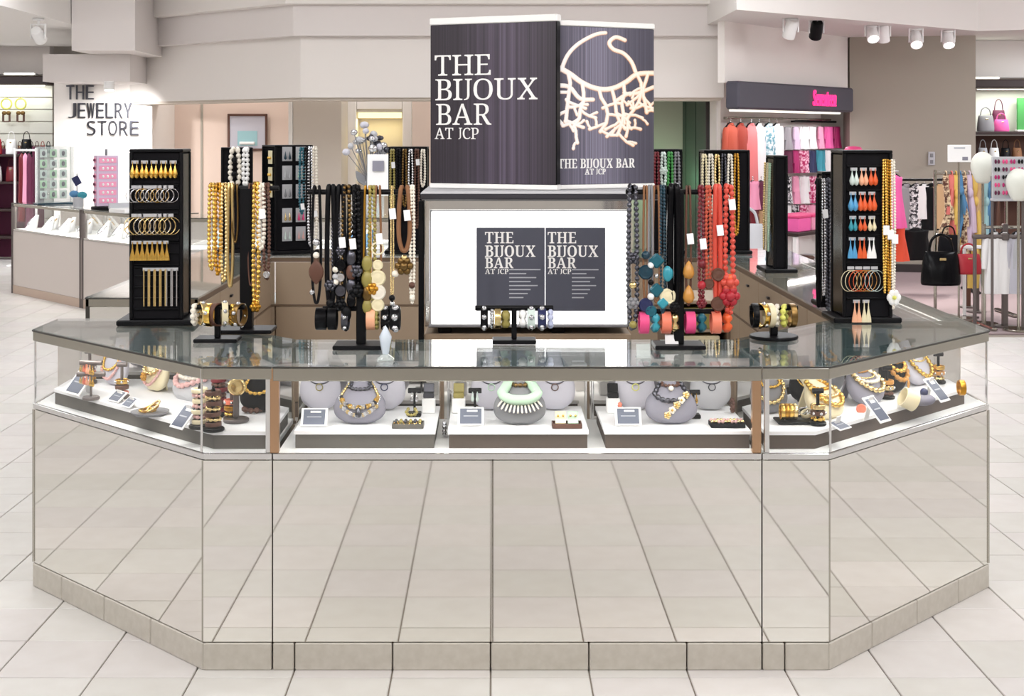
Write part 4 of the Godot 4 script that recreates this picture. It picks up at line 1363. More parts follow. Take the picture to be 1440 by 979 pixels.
# ---------- what stands in the two angled cases ----------
func make_angled_goods() -> void:
	var poly := [Vector2(-0.70, 4.325), Vector2(-0.70, 4.70), Vector2(-1.24, 5.25), Vector2(-1.62, 5.25), Vector2(-1.62, 5.05), Vector2(-0.885, 4.325)]
	riser("bent white display riser with olive grey skirt in the case of the gold pieces", poly, "skirt")
	var ty := -PI / 4            # the angled face looks to the left of the camera
	var g := "gold_pale"
	card("large slate price card at the far end of the angled gold case", on(100, 556, RH), 0.11, 0.1, ty, 0.7)
	var p := on(128, 562, RH)
	t_stand("branch_stand", "grey round-based branch stand hung with gold and coral drops", p, [[0.13, 0.04], [0.09, 0.05]], 0.004, Vector2(0.06, 0.06), "", "steel", true)
	for i in 8:
		earring("%s drop earrings, %s on the %s arm of the grey branch stand" % [["pale gold", "coral", "peach", "gold"][i % 4], ORD[i % 4], ["upper", "lower"][i / 4]], p + Basis(Vector3.UP, ty) * Vector3(-0.036 + (i % 4) * 0.024, 0.125 - (i / 4) * 0.04, 0.011), 0.035, ["gold_pale", "coral_pale", "peach", "gold"][i % 4], "drop", "", ty, false)
	p = Vector3(-1.42, RH, -5.12)
	bust("tall pale bust behind the grey branch stand", p, 0.15, 0.17, "lavender_pale", ty, 0.2)
	worn("long gold necklace on the tall pale bust behind the branch stand", p, 0.15, 0.17, 0.3, 0.006, "gold", ty, 0.2)
	p = Vector3(-1.24, RH, -5.0)
	bust("cream bust with gold bib, middle of the angled gold case", p, 0.14, 0.16, "cream", ty, 0.25)
	worn("gold bib necklace on the cream bust", p, 0.14, 0.16, 0.35, 0.009, "gold_pale", ty, 0.25, true, ["cluster", 0.024, "gold_deep"])
	p = Vector3(-1.04, RH, -4.82)
	bust("low reclining grey bust covered in pink and white stones", p + Vector3(-0.06, 0, -0.02), 0.2, 0.17, "grey_light", ty, 1.0)
	for k in 3:
		worn(["pink stone necklace, outermost on the reclining grey bust", "white pearl necklace in the middle of the reclining grey bust", "gold bead necklace, innermost on the reclining grey bust"][k], p + Vector3(-0.06, 0, -0.02), 0.2, 0.17, 0.1 + k * 0.18, 0.011 - k * 0.002, ["rose_stone", "pearl", "gold_pale"][k], ty, 1.0)
	p = Vector3(-0.98, RH, -5.0)
	bust("pale bust with brown and gold beads behind the reclining bust", p, 0.15, 0.17, "lavender_pale", ty, 0.15)
	worn("brown and gold bead necklace behind the reclining bust", p, 0.15, 0.17, 0.3, 0.009, "gold_deep", ty, 0.15)
	worn("coral bead necklace behind the reclining bust, above the brown one", p, 0.15, 0.17, 0.55, 0.007, "coral_pale", ty, 0.15)
	card("white price card before the cream bust in the angled gold case", on(158, 566, RH), 0.075, 0.05, ty, 0.9)
	card("small white price card beside the pink stone bust", on(176, 574, RH), 0.06, 0.045, ty, 0.9)
	card("large slate price card near the corner of the angled gold case", on(247, 604, RH), 0.075, 0.09, ty, 0.75)
	p = on(211, 583, RH)
	var d := thing("jewelry_dish", "small oval grey dish holding gold bracelets before the pink stone bust", "dish", p, "", ty)
	part(d, "bowl", lathe([[0, 0], [0.05, 0], [0.062, 0.008], [0.064, 0.012], [0.06, 0.012], [0.048, 0.004], [0, 0.004]], 26), "grey")
	for i in 3:
		bangle(["flat gold bangle in the oval grey dish", "gold bangle leaning on the flat one in the oval grey dish", "pale gold bead bracelet on top in the oval grey dish"][i], p + Basis(Vector3.UP, ty) * Vector3(-0.016 + 0.018 * i, 0.012 + 0.009 * i, 0.0), 0.03, 0.008, ["gold", "gold_deep", "gold_pale"][i], "", ["cuff", "cuff", "beads"][i], Vector3(0.15 * i, 0, 0.3 * i))
	# corner and short front: bracelet stands
	for e in [[281, 602, "rose_stone", "cream", "post of pink bangles behind the glass corner"], [300, 606, "gold_pale", "brown", "gold and dark bangle post before the glass corner"], [308, 585, "brown", "red_dark", "post of dark red bangles"]]:
		p = on(e[0], e[1], RH)
		t_stand("bracelet_post", "round-based " + e[4], p, [[0.135, 0.003]], 0.006, Vector2(0.07, 0.07), "", "black", true)
		for k in 7:
			bangle("%s bangle from the base on the %s" % [ORD[k], e[4]], p + Vector3(0.002 * sin(k * 2.0), 0.022 + k * 0.0165, 0), 0.026, 0.014, e[2] if k % 2 else e[3], "", "beads" if k % 2 else "cuff", Vector3(0.06 * sin(k), 0, 0.06 * cos(k * 3)))
	p = on(332, 593, RH)
	t_stand("bracelet_post", "tall grey round-based post holding a gold disc in the short front case", p, [[0.15, 0.02]], 0.009, Vector2(0.085, 0.085), "", "steel", true)
	var o := thing("gold_medallion", "large pale gold disc pendant on the tall grey post", "pendant", p + Vector3(0, 0.118, 0.014))
	charm(o, "disc", 0.06, Vector3(0.006, 0, 0.006), "gold_pale", "disc")
	part(o, "loop", ring(0.008, 0.002, 0.002, 14), "gold", Vector3(0, 0.036, 0.004), Vector3(PI / 2, 0, 0))
	p = Vector3(-0.79, RH, -4.62)
	bust("dark bust with gold beads at the back of the short front case", p, 0.14, 0.15, "black_matt", -0.2, 0.15)
	worn("gold bead necklace on the dark bust at the back of the short front case", p, 0.14, 0.15, 0.4, 0.008, "gold", -0.2, 0.15)
	bangle("dark brown braided bracelet lying beside the tall grey post", on(356, 580, RH) + Vector3(0, 0.012, 0), 0.04, 0.02, "brown", "", "beads", Vector3(0, 0, 0))
	var more := [[Vector3(-1.42, RH, -5.12), 0.15, 0.17, 0.2, "tall pale bust behind the branch stand"], [Vector3(-1.24, RH, -5.0), 0.14, 0.16, 0.25, "cream bust with the gold bib"], [Vector3(-0.98, RH, -5.0), 0.15, 0.17, 0.15, "bust behind the reclining bust"]]
	for e in more:
		worn("dark gold collar, high on the " + e[4], e[0], e[1], e[2], 0.66, 0.008, "brass_dark", ty, e[3])
		worn("long rose stone strand, low on the " + e[4], e[0], e[1], e[2], 0.1, 0.006, "rose_stone", ty, e[3])
	for i in 4:
		p = [Vector3(-1.52, RH, -5.16), Vector3(-1.32, RH, -4.87), Vector3(-1.13, RH, -5.0), Vector3(-0.86, RH, -4.5)][i]
		var nm: String = ["by the far glass end", "beside the small price cards", "between two pale busts", "close behind the corner glass"][i]
		t_stand("bracelet_post", "slim grey ring post " + nm + " of the angled gold case", p, [[0.12, 0.018]], 0.005, Vector2(0.055, 0.055), "", "steel", true)
		for k in 3:
			bangle("%s bangle from the base on the slim grey post %s" % [ORD[k], nm], p + Vector3(0, 0.02 + k * 0.02, 0), 0.024, 0.015, ["gold_deep", "coral_pale", "brown", "gold"][(i + k) % 4], "", ["beads", "cuff", "studded"][k], Vector3())
	# ---- the other angled case
	poly = [Vector2(0.86, 4.325), Vector2(1.02, 4.325), Vector2(1.745, 5.05), Vector2(1.745, 5.25), Vector2(1.36, 5.25), Vector2(0.86, 4.72)]
	riser("bent white display riser with dark brown skirt in the case of the yellow gold pieces", poly, "skirt_brown")
	ty = PI / 4
	p = on(1110, 594, RH)
	var pl := thing("jewelry_plate", "black plate holding gold bangles in the short front case", "plate", p + Vector3(0.02, 0, 0))
	part(pl, "plate_body", bbox(0.13, 0.008, 0.09, 0.003), "black", Vector3(0, 0.005, 0))
	for i in 4:
		bangle("wide gold bangle, %s of the row standing on the black plate" % ORD[i], p + Vector3(-0.026 + i * 0.0135, 0.037, 0.012), 0.027, 0.013, ["gold", "gold_deep", "gold", "gold_pale"][i], "", "cuff")
	for i in 2:
		bangle(["silver cuff lying behind the gold bangles on the black plate", "cream cuff lying at the end of the black plate"][i], p + Vector3(0.046 + i * 0.012, 0.03, -0.016 + i * 0.018), 0.022, 0.012, ["silver", "cream"][i], "", "cuff", Vector3(0.3, 0, 0.4))
	p = Vector3(0.93, RH, -4.60)
	bust("grey bust behind the black plate of gold bangles", p, 0.13, 0.17, "grey", 0.1, 0.15)
	worn("thick bright yellow gold rope necklace looped behind the black plate", p, 0.13, 0.17, 0.2, 0.008, "gold_pale", 0.1, 0.15)
	worn("yellow gold hoop necklace higher on the grey bust behind the plate", p, 0.13, 0.17, 0.5, 0.006, "gold", 0.1, 0.15)
	p = Vector3(1.1, RH, -4.78)
	bust("dark bust with a gold tassel at the inner side of the angled case", p, 0.13, 0.16, "black_matt", 0.3, 0.2)
	worn("thin gold tassel necklace on the dark bust of the angled case", p, 0.13, 0.16, 0.3, 0.004, "gold", 0.3, 0.2, true, ["drop", 0.04, "gold_deep"])
	p = Vector3(1.13, RH, -4.52)
	bust("cream reclining bust with layered gold necklaces near the glass corner", p, 0.17, 0.17, "cream", ty, 0.75)
	for k in 3:
		worn(["gold bead necklace, lowest on the cream reclining bust", "yellow gold necklace, middle one on the cream reclining bust", "pale gold necklace, highest on the cream reclining bust"][k], p, 0.17, 0.17, 0.12 + k * 0.2, 0.009 - k * 0.0012, ["gold", "gold_pale", "gold_deep"][k], ty, 0.75)
	charm(thing("stone_pendant", "round orange stone pendant beside the cream reclining bust", "pendant", on(1211, 580, RH) + Vector3(0, 0.012, 0)), "disc", 0.034, Vector3(), "coral_pale", "stone")
	card("slate price card lying before the glass corner of the yellow gold case", on(1190, 605, RH), 0.07, 0.05, ty, 1.2)
	card("tall slate price card with white frame in the yellow gold case", on(1246, 595, RH), 0.07, 0.1, ty, 0.75)
	card("tall slate price card near the far end of the yellow gold case", on(1330, 566, RH), 0.07, 0.1, ty, 0.75)
	p = Vector3(1.33, RH, -4.76)
	bust("reclining lavender bust with pearl and gold beads", p, 0.18, 0.17, "lavender", ty, 0.7)
	worn("gold bead necklace low on the reclining lavender bust", p, 0.18, 0.17, 0.14, 0.010, "gold_pale", ty, 0.7)
	worn("pearl necklace above the gold beads on the reclining lavender bust", p, 0.18, 0.17, 0.34, 0.008, "pearl", ty, 0.7)
	p = Vector3(1.24, RH, -4.98)
	bust("grey bust with a black strap behind the reclining lavender bust", p, 0.16, 0.17, "grey", ty, 0.3)
	worn("black strap necklace behind the reclining lavender bust", p, 0.16, 0.17, 0.3, 0.006, "black", ty, 0.3, false)
	p = Vector3(1.47, RH, -4.98)
	bust("tall dark bust with orange gold bib", p, 0.15, 0.17, "black_matt", ty, 0.3)
	for k in 3:
		worn(["orange gold bib necklace, lowest on the tall dark bust", "amber gold necklace, middle one on the tall dark bust", "gold necklace, highest on the tall dark bust"][k], p, 0.15, 0.17, 0.2 + k * 0.2, 0.010, ["amber", "gold", "gold_deep"][k], ty, 0.3, true, ["leaf", 0.03, "amber"] if k == 0 else [])
	bangle("wide cream cuff standing below the orange gold bib", on(1278, 574, RH) + Vector3(0, 0.03, 0), 0.034, 0.05, "cream", "", "cuff", Vector3(0.2, 0, 1.1))
	p = on(1298, 570, RH)
	var pad := thing("ring_pad", "grey cushion pad with a dark stone below the far cards", "display pad", p, "", ty)
	part(pad, "cushion", orb(0.05, 0.02, 0.04), "lavender", Vector3(0, 0.019, 0))
	part(pad, "stone", orb(0.014), "navy", Vector3(0, 0.046, 0.004))
	p = Vector3(1.61, RH, -5.12)
	bust("pale bust with gold edge at the far end of the yellow gold case", p, 0.16, 0.17, "lavender_pale", ty, 0.5)
	worn("long gold necklace on the pale bust at the far end", p, 0.16, 0.17, 0.1, 0.009, "gold", ty, 0.5)
	more = [[Vector3(1.33, RH, -4.76), 0.18, 0.17, 0.7, "reclining lavender bust"], [Vector3(1.24, RH, -4.98), 0.16, 0.17, 0.3, "grey bust with the black strap"], [Vector3(1.61, RH, -5.12), 0.16, 0.17, 0.5, "pale bust at the far end"], [Vector3(1.1, RH, -4.78), 0.13, 0.16, 0.2, "dark bust with the tassel"]]
	for e in more:
		var tn: float = ty if e[4] != "dark bust with the tassel" else 0.3
		worn("amber bead collar, high on the " + e[4], e[0], e[1], e[2], 0.64, 0.007, "amber", tn, e[3])
		worn("fine gold chain between other necklaces on the " + e[4], e[0], e[1], e[2], 0.46, 0.004, "gold_pale", tn, e[3])
	for i in 3:
		p = [Vector3(1.05, RH, -4.42), Vector3(1.4, RH, -4.86), Vector3(1.68, RH, -5.16)][i]
		var nm: String = ["near the glass corner", "behind the lavender bust", "by the far glass end"][i]
		t_stand("bracelet_post", "slim black ring post " + nm + " of the yellow gold case", p, [[0.11, 0.018]], 0.005, Vector2(0.055, 0.055), "", "black", true)
		for k in 3:
			bangle("%s bangle from the base on the slim black post %s" % [ORD[k], nm], p + Vector3(0, 0.02 + k * 0.02, 0), 0.024, 0.015, ["gold", "brown", "gold_pale", "amber"][(i + k) % 4], "", ["beads", "studded", "cuff"][k], Vector3())
	bangle("gold cuff at the far glass end of the yellow gold case", on(1352, 557, RH) + Vector3(0, 0.03, 0), 0.028, 0.02, "gold_deep", "", "cuff")

# ---------- towers and stands on the counter tops ----------
func tower(called: String, label: String, p: Vector3, w: float, d: float, h: float, base: Vector2, turn := 0.0, ledges := [], group := "") -> Node3D:
	var t := thing(called, label, "display tower", p, group, turn)
	part(t, "base", bbox(base.x, 0.022, base.y, 0.005), "black", Vector3(0, 0.011, 0))
	part(t, "core", bbox(w - 0.02, h - 0.03, d - 0.02, 0.003), "black_matt", Vector3(0, 0.022 + (h - 0.03) / 2, 0))
	for s in [[-1, -1], [1, -1], [1, 1], [-1, 1]]:
		part(t, "corner_upright", bbox(0.014, h - 0.03, 0.014, 0.003), "black", Vector3(s[0] * (w / 2 - 0.007), 0.022 + (h - 0.03) / 2, s[1] * (d / 2 - 0.007)))
	part(t, "cap", bbox(w, 0.012, d, 0.003), "black", Vector3(0, h - 0.003, 0))
	for s in [1, -1]:
		part(t, "side_panel", bbox(0.006, h - 0.04, d - 0.03, 0.002), "black_gloss", Vector3(s * (w / 2 - 0.007), 0.022 + (h - 0.03) / 2, 0))
	for y in ledges:
		part(t, "ledge", bbox(w - 0.03, 0.008, 0.012, 0.002), "black", Vector3(0, y, d / 2 - 0.008))
	return t

func make_towers() -> void:
	# tall gold earring tower
	var Z := 5.14
	var p := flat(226, TOP + 0.0005, Z + 0.1)
	var h := 0.66
	var rows := [[228, 5, 0, 24, "top row", "gold", "drop", 5], [263, 8, 0, 24, "second row", "silver", "hoop", 9], [303, 8, 0, 30, "third row", "gold_pale", "hoop", 9], [341, 7, 0, 26, "fourth row", "gold", "fan", 9], [379, 6, 2, 52, "bottom row", "gold_pale", "bar", 8]]
	var led := []
	for r in rows:
		led.append(at(0, r[0] - 3, Z).y - p.y)
	var t := tower("earring_tower", "tall black earring tower with gold and silver pairs in five rows", p, 0.20, 0.19, h, Vector2(0.29, 0.23), 0.06, led)
	for i in 14:
		part(t, "louver", bbox(0.165, 0.004, 0.008, 0.001), "black", Vector3(0, 0.06 + i * 0.042, 0.088))
	for r in rows:
		var n: int = r[1]
		for i in n:
			var x: float = -0.078 + (i + r[2]) * 0.156 / (r[7] - 0.6)
			var m: String = r[5]
			if r[6] == "hoop" and i % 3 == 2:
				m = "gold" if m == "silver" else "silver"
			if r[6] == "bar" and i > 3:
				m = "silver"
			var q := Basis(Vector3.UP, 0.06) * Vector3(x, at(0, r[0], Z).y - p.y, 0.097)
			earring("%s %s earrings, %s along the %s of the tall gold earring tower" % [{"gold": "gold", "gold_pale": "pale gold", "silver": "silver"}[m], {"drop": "drop", "hoop": "hoop", "fan": "fan", "bar": "long bar"}[r[6]], ORD[i], r[4]], p + q, r[3] * Z / F, m, r[6], "earrings on the tall gold tower", 0.06)
	# earring tower of blue and orange pairs
	Z = 5.2
	p = flat(1211, TOP + 0.0005, Z + 0.1)
	var sets := [[238, 24, ["clear_bead", "peach", "orange"], "drop", 1202], [272, 26, ["blue", "orange", "orange"], "drop", 1200], [306, 20, ["turquoise", "orange", "cream"], "drop", 1200], [336, 28, ["blue", "orange", "white"], "fan", 1199], [377, 36, ["cream", "orange", "amber", "clear_bead"], "hoop", 1196], [424, 30, ["peach", "cream"], "fan", 1207]]
	led = []
	for s in sets:
		led.append(at(0, s[0] - 4, Z).y - p.y)
	var turn := 0.0
	tower("earring_tower", "black earring tower with blue and orange pairs in six rows", p, 0.19, 0.19, 0.655, Vector2(0.26, 0.2), turn, led)
	for s in sets:
		for i in s[2].size():
			var x: float = -0.066 + (s[4] - 1196) * 0.002 + i * (0.03 if s[2].size() == 4 else 0.036)
			var q := Basis(Vector3.UP, turn) * Vector3(x, at(0, s[0], Z).y - p.y, 0.097)
			earring("%s %s earrings, %s row of the blue and orange tower, %s along" % [s[2][i].replace("_", " "), s[3], ORD[sets.find(s)], ORD[i]], p + q, s[1] * Z / F, s[2][i], s[3], "earrings on the blue and orange tower", turn)
	for e in [[0.060, "gold", 0.5, "long gold chain on the blue and orange tower, nearest the earrings"], [0.077, "gold_deep", 0.53, "long dark gold chain on the blue and orange tower, middle one"], [0.093, "pearl", 0.56, "long pearl chain on the outer edge of the blue and orange tower"]]:
		var c := thing("necklace", e[3], "necklace", p + Basis(Vector3.UP, turn) * Vector3(e[0], 0.615, 0.103), "", turn)
		var L: float = e[2]
		part(c, "bead_strand", beads(spline([Vector3(-0.004, 0.01, 0), Vector3(-0.006, -L * 0.5, 0.005), Vector3(0, -L, 0.006), Vector3(0.006, -L * 0.5, 0.005), Vector3(0.004, 0.01, 0)], 12), 0.0055), e[1])
		part(c, "price_tag", bbox(0.024, 0.036, 0.003, 0.001), "tag_white", Vector3(0.004, -0.2 - e[0], 0.014))
	var fl := thing("hair_flower", "white artificial flower clipped low on the side of the blue and orange tower", "hair flower", p + Basis(Vector3.UP, turn) * Vector3(0.094, 0.10, 0.112))
	for k in 6:
		var a := TAU * k / 6
		part(fl, "petal", orb(0.012, 0.016, 0.007, 10), "white", Vector3(cos(a) * 0.016, sin(a) * 0.016, 0))
	part(fl, "flower_heart", orb(0.008), "yellow_bright", Vector3(0, 0, 0.008))
	# dark necklace tower just behind it
	p = Vector3(1.43, TOP + 0.0005, -5.74)
	tower("necklace_tower", "narrow black necklace tower hung with grey chains, behind the blue and orange tower", p, 0.12, 0.1, 0.56, Vector2(0.16, 0.14))
	for i in 5:
		hung("grey and silver chain, %s on the narrow tower behind the blue and orange one" % ORD[i], 1150 + i * 6.5, 5.68, 258, [430, 415, 436, 420, 428][i], [0.007, 0.006, 0.008, 0.007, 0.007][i], ["black", "silver", "gunmetal", "silver", "coral_pale"][i], "chains on the narrow tower", i != 0, [], 0.007, [-1, 300, -1, 285, -1][i])
	# slim tower further along that side
	p = Vector3(1.49, TOP + 0.0005, -7.18)
	tower("necklace_tower", "slim black tower seen edge-on between the clothes and the narrow chain tower", p, 0.075, 0.2, 0.605, Vector2(0.17, 0.24))
	for i in 3:
		var c := thing("necklace", ["pale green bead chain on the edge of the slim black tower, nearest", "cream bead chain on the edge of the slim black tower, in its middle", "gold bead chain on the edge of the slim black tower, farthest"][i], "necklace", p + Vector3(-0.048, 0.56, 0.06 - i * 0.06), "")
		part(c, "bead_strand", beads(spline([Vector3(0, 0.01, -0.01), Vector3(-0.006, -0.25, -0.012), Vector3(-0.008, -0.45, 0), Vector3(-0.006, -0.25, 0.012), Vector3(0, 0.01, 0.01)], 12), 0.006), ["mint", "cream", "gold_pale"][i])
	# towers on the rear case
	Z = 8.18
	p = flat(1018, TOP + 0.0005, 8.3)
	tower("necklace_tower", "broad black tower of cream and gold strands behind the coral necklaces", p, 0.275, 0.22, 0.62, Vector2(0.3, 0.26), 0.0)
	for i in 6:
		hung("%s strand, %s along the broad tower behind the coral necklaces" % [["cream", "white", "gold", "dark", "cream", "gold"][i], ORD[i]], 990 + i * 9, Z, 221, [275, 300, 262, 310, 285, 330][i], 0.009, ["cream", "pearl", "gold_pale", "gunmetal", "pearl", "gold_deep"][i], "strands on the broad rear tower", true, [], 0.012)
	p = flat(937, TOP + 0.0005, 8.3)
	tower("necklace_tower", "black tower beside the coral sign with red and green beads", p, 0.17, 0.2, 0.625, Vector2(0.22, 0.24))
	for i in 4:
		hung("%s necklace on the black tower beside the coral sign" % ["dark red", "white stone", "green bead", "grey striped"][i], 923 + i * 9.5, Z, 218, [268, 262, 280, 275][i], 0.01, ["red_dark", "clear_bead", "green", "grey"][i], "", true, [["cluster", 240, 0.035, "clear_bead"]] if i == 1 else [], 0.012)
	p = flat(575, TOP + 0.0005, 8.3)
	tower("necklace_tower", "black tower of dark and brown strands beside the wood-grain sign", p, 0.235, 0.2, 0.64, Vector2(0.28, 0.24))
	for i in 6:
		hung("%s strand, %s along the black tower beside the wood-grain sign" % [["olive", "black", "dark gold", "silver", "brown", "white"][i], ORD[i]], 552 + i * 8.6, Z, 214, [300, 330, 290, 270, 320, 262][i], 0.008, ["olive", "black", "brass_dark", "silver", "brown", "pearl"][i], "strands on the tower beside the wood-grain sign", true, [], 0.011, [232, -1, -1, -1, 228, -1][i])
	p = flat(404, TOP + 0.0005, 8.3)
	turn = 0.5
	var c0 := Basis(Vector3.UP, turn)
	tower("earring_tower", "black corner-on tower of carded earrings on the rear case", p, 0.24, 0.24, 0.65, Vector2(0.3, 0.3), turn)
	for r in 5:
		for k in 2:
			var y := 0.6 - r * 0.112 - (0.03 if r > 2 else 0.0)
			var m: String = [["teal_dark", "clear_bead"], ["grey_light", "mint"], ["grey", "silver"], ["gold_pale", "pink"], ["clear_bead", "rose_stone"]][r][k]
			var e := thing("earring_card", "%s earring card in the %s row of the corner-on tower, its %s column" % [m.replace("_", " ").replace("mint", "pale green"), ORD[r], ["first", "second"][k]], "earring card", p + c0 * Vector3(-0.045 + k * 0.085, y, 0.122), "", turn)
			part(e, "sheet", bbox(0.062, 0.085, 0.003, 0.001), "grey_light", Vector3(0, 0, 0))
			for s in [-1, 1]:
				part(e, "earring", lathe([[0, -0.03], [0.009, -0.022], [0.004, 0.0], [0.001, 0.02]], 8), m, Vector3(0.014 * s, -0.005, 0.008))
	for r in 3:
		var e := thing("earring_card", "pale gold earring card, %s down the side of the corner-on tower" % ORD[r], "earring card", p + c0 * Vector3(-0.122, 0.58 - r * 0.1, 0.04), "", turn - PI / 2)
		part(e, "sheet", bbox(0.07, 0.08, 0.003, 0.001), "cream", Vector3())
		for s in [-1, 1]:
			part(e, "earring", orb(0.009), "gold", Vector3(0.014 * s, -0.005, 0.006))
	for i in 4:
		hung("%s necklace hanging beyond the corner-on tower's edge" % ["teal bead", "black bead", "silver bead", "white stone"][i], 425 + i * 6, 8.12, 212, [300, 290, 345, 350][i], 0.009, ["teal", "black", "silver", "pearl"][i], "", true, [], 0.012, [290, -1, -1, 300][i])
	p = flat(333, TOP + 0.0005, 8.35)
	tower("necklace_tower", "black panel tower with white dotted beads at the corner of the rear case", p, 0.19, 0.16, 0.635, Vector2(0.24, 0.2), 0.2)
	for i in 2:
		hung(["white and black dotted bead necklace on the black panel tower", "plain white bead rope on the edge of the black panel tower"][i], [331, 346][i], 8.24, 212, [262, 260][i], [0.016, 0.014][i], ["pearl", "white"][i], "", true, [["bead", 225, 0.035, "black"], ["bead", 245, 0.035, "black"]] if i == 0 else [], 0.026 - i * 0.014)

	# ---- gold necklace stand on the angled gold case
	Z = 4.99
	p = flat(347, TOP + 0.0005, Z)
	var by := at(0, 265, Z).y - p.y
	t_stand("necklace_stand", "black T stand hung with long gold necklaces", p, [[by, 0.118]], 0.022, Vector2(0.2, 0.14))
	var list := [[299, 378, 0.008, "gold", true, "thick gold rope necklace"], [308, 385, 0.008, "gold_deep", true, "dark gold bead necklace"], [316, 395, 0.007, "gold_pale", true, "pale gold bead necklace"], [325, 402, 0.006, "gold_pale", false, "peach gold chain"], [332, 340, 0.004, "brass_dark", false, "short dark gold chain"], [354, 400, 0.004, "brown", false, "thin brown cord"], [361, 436, 0.009, "gold", true, "longest gold necklace with a tassel"], [369, 350, 0.008, "pearl", true, "white bead necklace"], [376, 392, 0.007, "brown", true, "brown and pearl necklace"]]
	for i in list.size():
		var e: Array = list[i]
		hung(e[5] + " on the black T stand of gold necklaces", e[0], Z, 264, e[1], e[2], e[3], "", e[4], [["cluster", 430, 0.03, "gold_deep"]] if i == 6 else [["disc", 385, 0.028, "silver"]] if i == 8 else [], 0.009, 300.0 if i == 7 else -1.0)
	# bracelet bar in front of it
	p = on(306, 480, TOP) + Vector3(0, 0.0005, 0)
	by = at(0, 432, -p.z).y - p.y
	t_stand("bracelet_stand", "black bracelet T stand crowded with gold bangles", p, [[by, 0.095]], 0.01, Vector2(0.15, 0.1))
	for i in 7:
		bangle("%s, %s along the crowded gold bangle bar" % [["pale bead bracelet", "pink gold bangle", "gold bangle", "brown bangle", "cream studded bangle", "yellow gold bead bracelet", "dark studded bracelet"][i], ORD[i]], p + Vector3(-0.078 + i * 0.026, by - 0.024 + 0.003 * sin(i * 2.0), 0.006), 0.041, 0.021, ["pearl", "gold_pale", "gold", "brown", "cream", "gold", "brass_dark"][i], "", ["beads", "studded", "cuff", "cuff", "studded", "beads", "studded"][i], Vector3(0.1 * sin(i), 0.5 * sin(i * 1.7), PI / 2))
	# ---- dark necklace stand
	Z = 4.62
	p = flat(508, TOP + 0.0005, Z)
	by = at(0, 270, Z).y - p.y
	t_stand("necklace_stand", "black T stand hung with dark and cream pendant necklaces", p, [[by, 0.18], [at(0, 434, Z).y - p.y, 0.13]], 0.016, Vector2(0.18, 0.13))
	var dark := " on the dark pendant stand"
	hung("black cord with a brown leaf and silver beads" + dark, 446, Z, 268, 425, 0.005, "black", "", false, [["bead", 340, 0.026, "silver"], ["bead", 358, 0.022, "pearl"], ["leaf", 380, 0.075, "brown"], ["bead", 410, 0.018, "silver", -0.014]], 0.014)
	hung("thick black ribbon with dark grey beads" + dark, 466, Z, 268, 428, 0.009, "black", "", false, [["cluster", 400, 0.03, "gunmetal"], ["bead", 425, 0.03, "black"]], 0.012)
	hung("black ribbon with a white stone among black discs" + dark, 480, Z, 268, 432, 0.008, "black", "", false, [["cluster", 352, 0.024, "gunmetal"], ["disc", 372, 0.04, "black_gloss"], ["disc", 389, 0.032, "silver"], ["disc", 408, 0.04, "gunmetal"], ["cluster", 427, 0.03, "black"]], 0.012, 340)
	hung("black cord of smoky stones" + dark, 495, Z, 268, 430, 0.006, "black", "", false, [["oval", 362, 0.05, "gunmetal"], ["oval", 382, 0.05, "brown"], ["oval", 402, 0.05, "gunmetal"], ["oval", 422, 0.044, "black_gloss"]], 0.01, 342)
	hung("black bead rope beside the post" + dark, 502, Z, 268, 415, 0.009, "black_gloss", "", true, [["cluster", 380, 0.034, "gunmetal"], ["cluster", 408, 0.036, "black"]], 0.008)
	hung("grey metal chain with white pearl trio" + dark, 473, Z, 268, 398, 0.006, "gunmetal", "", true, [["bead", 378, 0.022, "pearl"], ["bead", 388, 0.022, "grey_light"], ["bead", 396, 0.022, "pearl"]], 0.01)
	hung("long mixed brown and black stone strand" + dark, 488, Z, 268, 452, 0.008, "brass_dark", "", true, [["oval", 440, 0.05, "black"]], 0.012)
	hung("olive bead strand" + dark, 524, Z, 268, 420, 0.007, "olive", "", true, [["cluster", 405, 0.032, "gold_deep"]], 0.009)
	hung("gold cord with olive stones" + dark, 517, Z, 268, 436, 0.004, "gold_deep", "", false, [["oval", 370, 0.05, "olive"], ["oval", 392, 0.055, "olive"], ["oval", 412, 0.05, "brass_dark"], ["oval", 430, 0.045, "olive"]], 0.011)
	hung("cream disc necklace with a ring on top" + dark, 532, Z, 268, 436, 0.004, "cord_brown", "", false, [["ring", 349, 0.045, "cream"], ["disc", 372, 0.036, "cream"], ["disc", 390, 0.055, "cream"], ["disc", 410, 0.055, "pearl"], ["disc", 428, 0.045, "cream"]], 0.01, 335)
	hung("long thin pale gold chain with dark end beads" + dark, 552, Z, 268, 428, 0.003, "gold_pale", "", true, [["bead", 418, 0.022, "black"], ["bead", 426, 0.018, "silver"]], 0.004, 300)
	hung("wide brown cord with a gold and black cluster" + dark, 569, Z, 268, 352, 0.008, "cord_brown", "", false, [["cluster", 373, 0.045, "brass_dark"], ["bead", 362, 0.022, "gold_pale"], ["bead", 384, 0.024, "pearl", -0.03]], 0.018, 302)
	hung("pearl strand with brown beads" + dark, 580, Z, 268, 425, 0.006, "pearl", "", true, [["bead", 400, 0.022, "brown"], ["bead", 418, 0.018, "pearl"]], 0.006)
